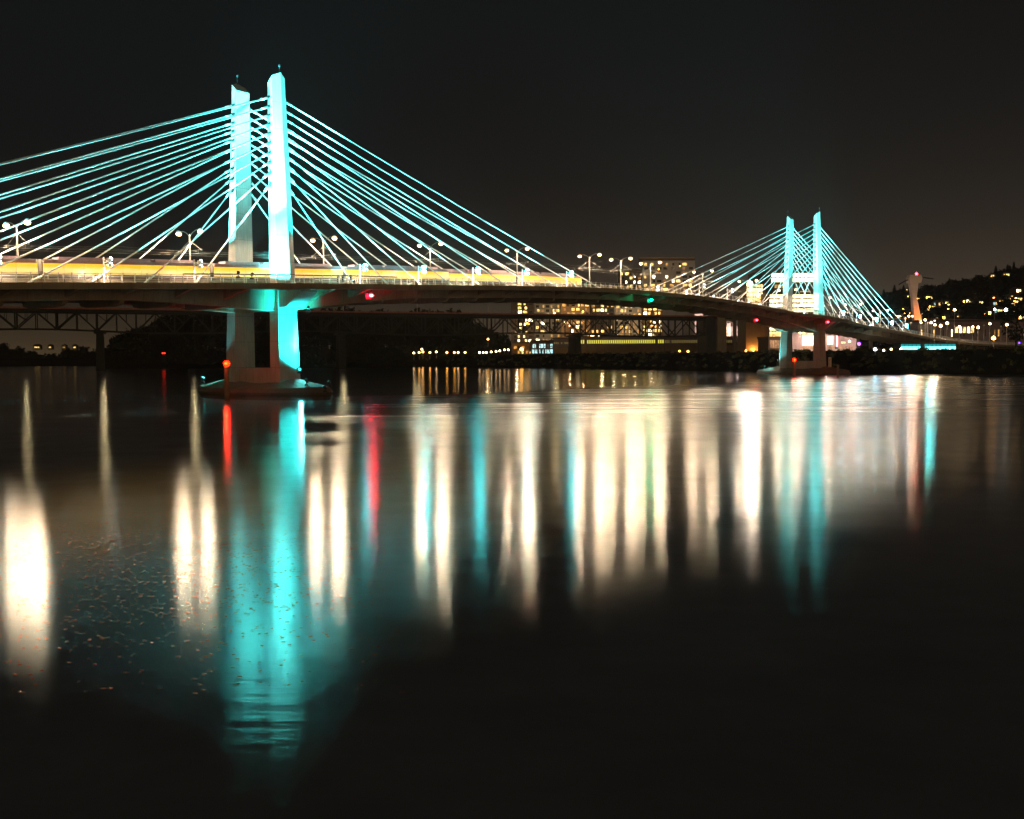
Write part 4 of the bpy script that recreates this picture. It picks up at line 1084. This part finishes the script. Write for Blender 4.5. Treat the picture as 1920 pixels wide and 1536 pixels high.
cmes = [conifer(h, r, i) for i, (h, r) in enumerate(((17, 8.4), (20, 9.0), (15, 8.2), (12, 8.8)))]
tme = MB().tube([(0, 0, -3), (0, 0, 9)], [.5, .3], 6).mesh('trunk', M['earth'])
cx = [1642, 1650, 1657, 1672, 1677, 1689, 1694, 1703, 1730, 1737, 1743, 1760, 1774, 1780, 1786, 1790, 1795, 1814, 1838, 1841, 1846, 1858, 1867, 1870, 1878, 1884, 1889, 1893, 1897, 1901, 1905, 1909, 1914, 1918]
bigs = {1657: 1, 1677: 1, 1694: .9, 1838: .8, 1841: 1, 1867: 1.3, 1889: 1.1, 1893: 1.2, 1901: 1, 1780: .8}
for i, px in enumerate(cx):
    p = hill_pt(px, .97)
    o = thing('conifer_tree', 'dark conifer on the ridge of the right hand hill, %s from the left' % NTH[i], 'tree', (p.x, p.y, p.z - 2), tr_.uniform(0, 6), 'conifers along the ridge')
    sc_ = bigs.get(px, tr_.uniform(.35, .6)) * (1.0 if px < 1700 else .8)
    o.scale = (sc_ * 1.05, sc_ * 1.05, sc_)
    link('crown', cmes[i % 4], o); link('trunk', tme, o)
def clumps(name, pts, r0, r1, m, kind='stuff', n=7, sq=.7):
    mb = MB()
    for p in pts:
        r = tr_.uniform(r0, r1); vs = []; fs = []
        for k in range(n * 3):
            a = tr_.uniform(0, 2 * PI); e = tr_.uniform(-.6, 1.2); rr = r * tr_.uniform(.6, 1.0)
            c = Vector((p[0] + rr * math.cos(a) * math.cos(e), p[1] + rr * math.sin(a) * math.cos(e), p[2] + rr * math.sin(e) * sq))
            t = r * .38
            o = len(vs)
            vs += [c + Vector((tr_.uniform(-t, t), tr_.uniform(-t, t), tr_.uniform(-t, t))) for _ in range(4)]
            fs += [(o, o + 1, o + 2), (o, o + 2, o + 3)]
        o = len(vs); vs += [(p[0] - r * .7, p[1], p[2] - r), (p[0] + r * .7, p[1], p[2] - r), (p[0] + r * .5, p[1], p[2] + r * .4 * sq), (p[0] - r * .5, p[1] + .1, p[2] + r * .4 * sq)]; fs.append((o, o + 1, o + 2, o + 3))
        mb.add(vs, fs)
    return tag(mb.build(name, m), kind=kind)
pts = []
for k in range(1500):           # island wood
    a = tr_.uniform(0, 2 * PI); q = math.sqrt(tr_.random()) * .97
    x, y = -165 + 190 * q * math.cos(a), 985 + 112 * q * math.sin(a)
    px = 960 + F * x / y
    top = 43 if px > 330 else 14 + (px - 170) / 160 * 29
    top = max(6, top) * (1 - .6 * max(0, (px - 850) / 110))
    pts.append((x, y, top - abs(tr_.gauss(0, .3)) * (top - 4)))
for k in range(700):
    a = tr_.uniform(PI, 2 * PI); q = tr_.uniform(.8, 1.0); x, y = -165 + 192 * q * math.cos(a), 985 + 116 * q * math.sin(a)
    pts.append((x, y, tr_.uniform(1, 14)))
clumps('island_wood', pts, 4, 7.5, M['wood'])
pts = []
for k in range(500):           # far left tree line
    px = tr_.uniform(-60, 330); y = tr_.uniform(1450, 1600); x = (px - 960) / F * y
    h = 14 + 5 * math.sin(px * .05) + (8 if px < 20 else 0) + 4 * math.sin(px * .21)
    pts.append((x, y, tr_.uniform(5, max(7, h))))
clumps('far_wood', pts, 4, 8, M['wood'])
pts = []
for k in range(800):           # hill cover
    px = tr_.uniform(1540, 1960); t = tr_.uniform(.05, 1); p = hill_pt(px, t); pts.append((p.x, p.y, p.z + 1))
clumps('hillside_wood', pts, 4, 8, M['wood'])
pts = []; pts2 = []
for (x0, y0), (x1, y1) in zip(EDGE[:9], EDGE[1:10]):
    L_ = math.hypot(x1 - x0, y1 - y0)
    for k in range(int(L_ * 1.3)):
        t = tr_.random(); dd = tr_.uniform(2, 24); x = x0 + (x1 - x0) * t + .93 * dd; y = y0 + (y1 - y0) * t + .36 * dd
        z = 0
        for (a, za), (b_, zb) in zip(PROF, PROF[1:]):
            if a <= dd <= b_: z = za + (zb - za) * (dd - a) / (b_ - a)
        (pts if tr_.random() < .6 else pts2).append((x, y, z + .2))
clumps('bank_shrubs', pts, .7, 1.6, M['leaf'])
clumps('bank_scrub', pts2, .5, 1.3, M['wood'])
# dark trees standing at the right edge and by the approach
def broad_tree(label, px, py_top, Y, r, z0=8.5):
    top = at(px, py_top, Y); o = thing('broadleaf_tree', label, 'tree', (top.x, Y, z0)); H = top.z - z0
    MB().tube([(0, 0, -1), (0, 0, H * .5), (.5, 0, H * .8)], [.45, .3, .1], 7).build('trunk', M['earth'], o)
    mb = MB()
    for k in range(420):
        a = tr_.uniform(0, 2 * PI); e = tr_.uniform(-PI / 2, PI / 2); q = tr_.uniform(.45, 1) ** .6
        c = Vector((r * q * math.cos(a) * math.cos(e), r * q * math.sin(a) * math.cos(e), H * .62 + H * .4 * q * math.sin(e)))
        t = r * .14
        v = [c + Vector((tr_.uniform(-t, t), tr_.uniform(-t, t), tr_.uniform(-t, t))) for _ in range(4)]
        mb.add(v, [(0, 1, 2), (0, 2, 3)])
    mb.build('crown', M['wood'], o)
broad_tree('large dark broadleaf tree at the right edge beside the long building', 1906, 578, 560, 7.5)
broad_tree('dark rounded tree in front of the hill left of the long building', 1762, 588, 700, 6)
broad_tree('dark tree behind the small white lamps under the approach', 1655, 640, 470, 3.2)
broad_tree('small dark tree right of the long building lamps', 1845, 596, 640, 4)

# floating autumn leaves on the near water
M['fleaf'] = mat('wet_orange_leaf', (1.0, .24, .04), .38, metal=.75, noise=.3, nscale=4)
mb = MB()
for k in range(5200):
    Y = tr_.uniform(20, 50); u = tr_.uniform(-.47, -.12)
    dens = math.exp(-((Y - 33) / 9) ** 2) * (1 if u < -.2 else .45)
    if tr_.random() > dens: continue
    x = u * Y + tr_.gauss(0, .4); a = tr_.uniform(0, 2 * PI); r = tr_.uniform(.03, .06); tl = tr_.gauss(0, .07)
    vs = [(x + r * math.cos(a + q) * f, Y + r * math.sin(a + q) * f, .016 + .006 * (j % 2) + tl * r * math.sin(q)) for j, (q, f) in enumerate(((0, 1.3), (1.2, .7), (2.2, .8), (3.14, 1.1), (4.1, .8), (5.1, .7)))]
    mb.add(vs, [tuple(range(6))])
tag(mb.build('floating_leaves', M['fleaf']), kind='stuff')

# ------------------------------------------------------------------ night air
m = bpy.data.materials.new('haze_air'); m.use_nodes = True; t = m.node_tree; t.nodes.clear()
v = t.nodes.new('ShaderNodeVolumePrincipled'); v.inputs['Density'].default_value = .00005; v.inputs['Color'].default_value = (.92, .94, .95, 1); v.inputs['Anisotropy'].default_value = .6
t.links.new(v.outputs[0], t.nodes.new('ShaderNodeOutputMaterial').inputs['Volume'])
tag(MB().box(-900, 1300, -60, 3000, -4.5, 175).build('haze', m), kind='stuff')
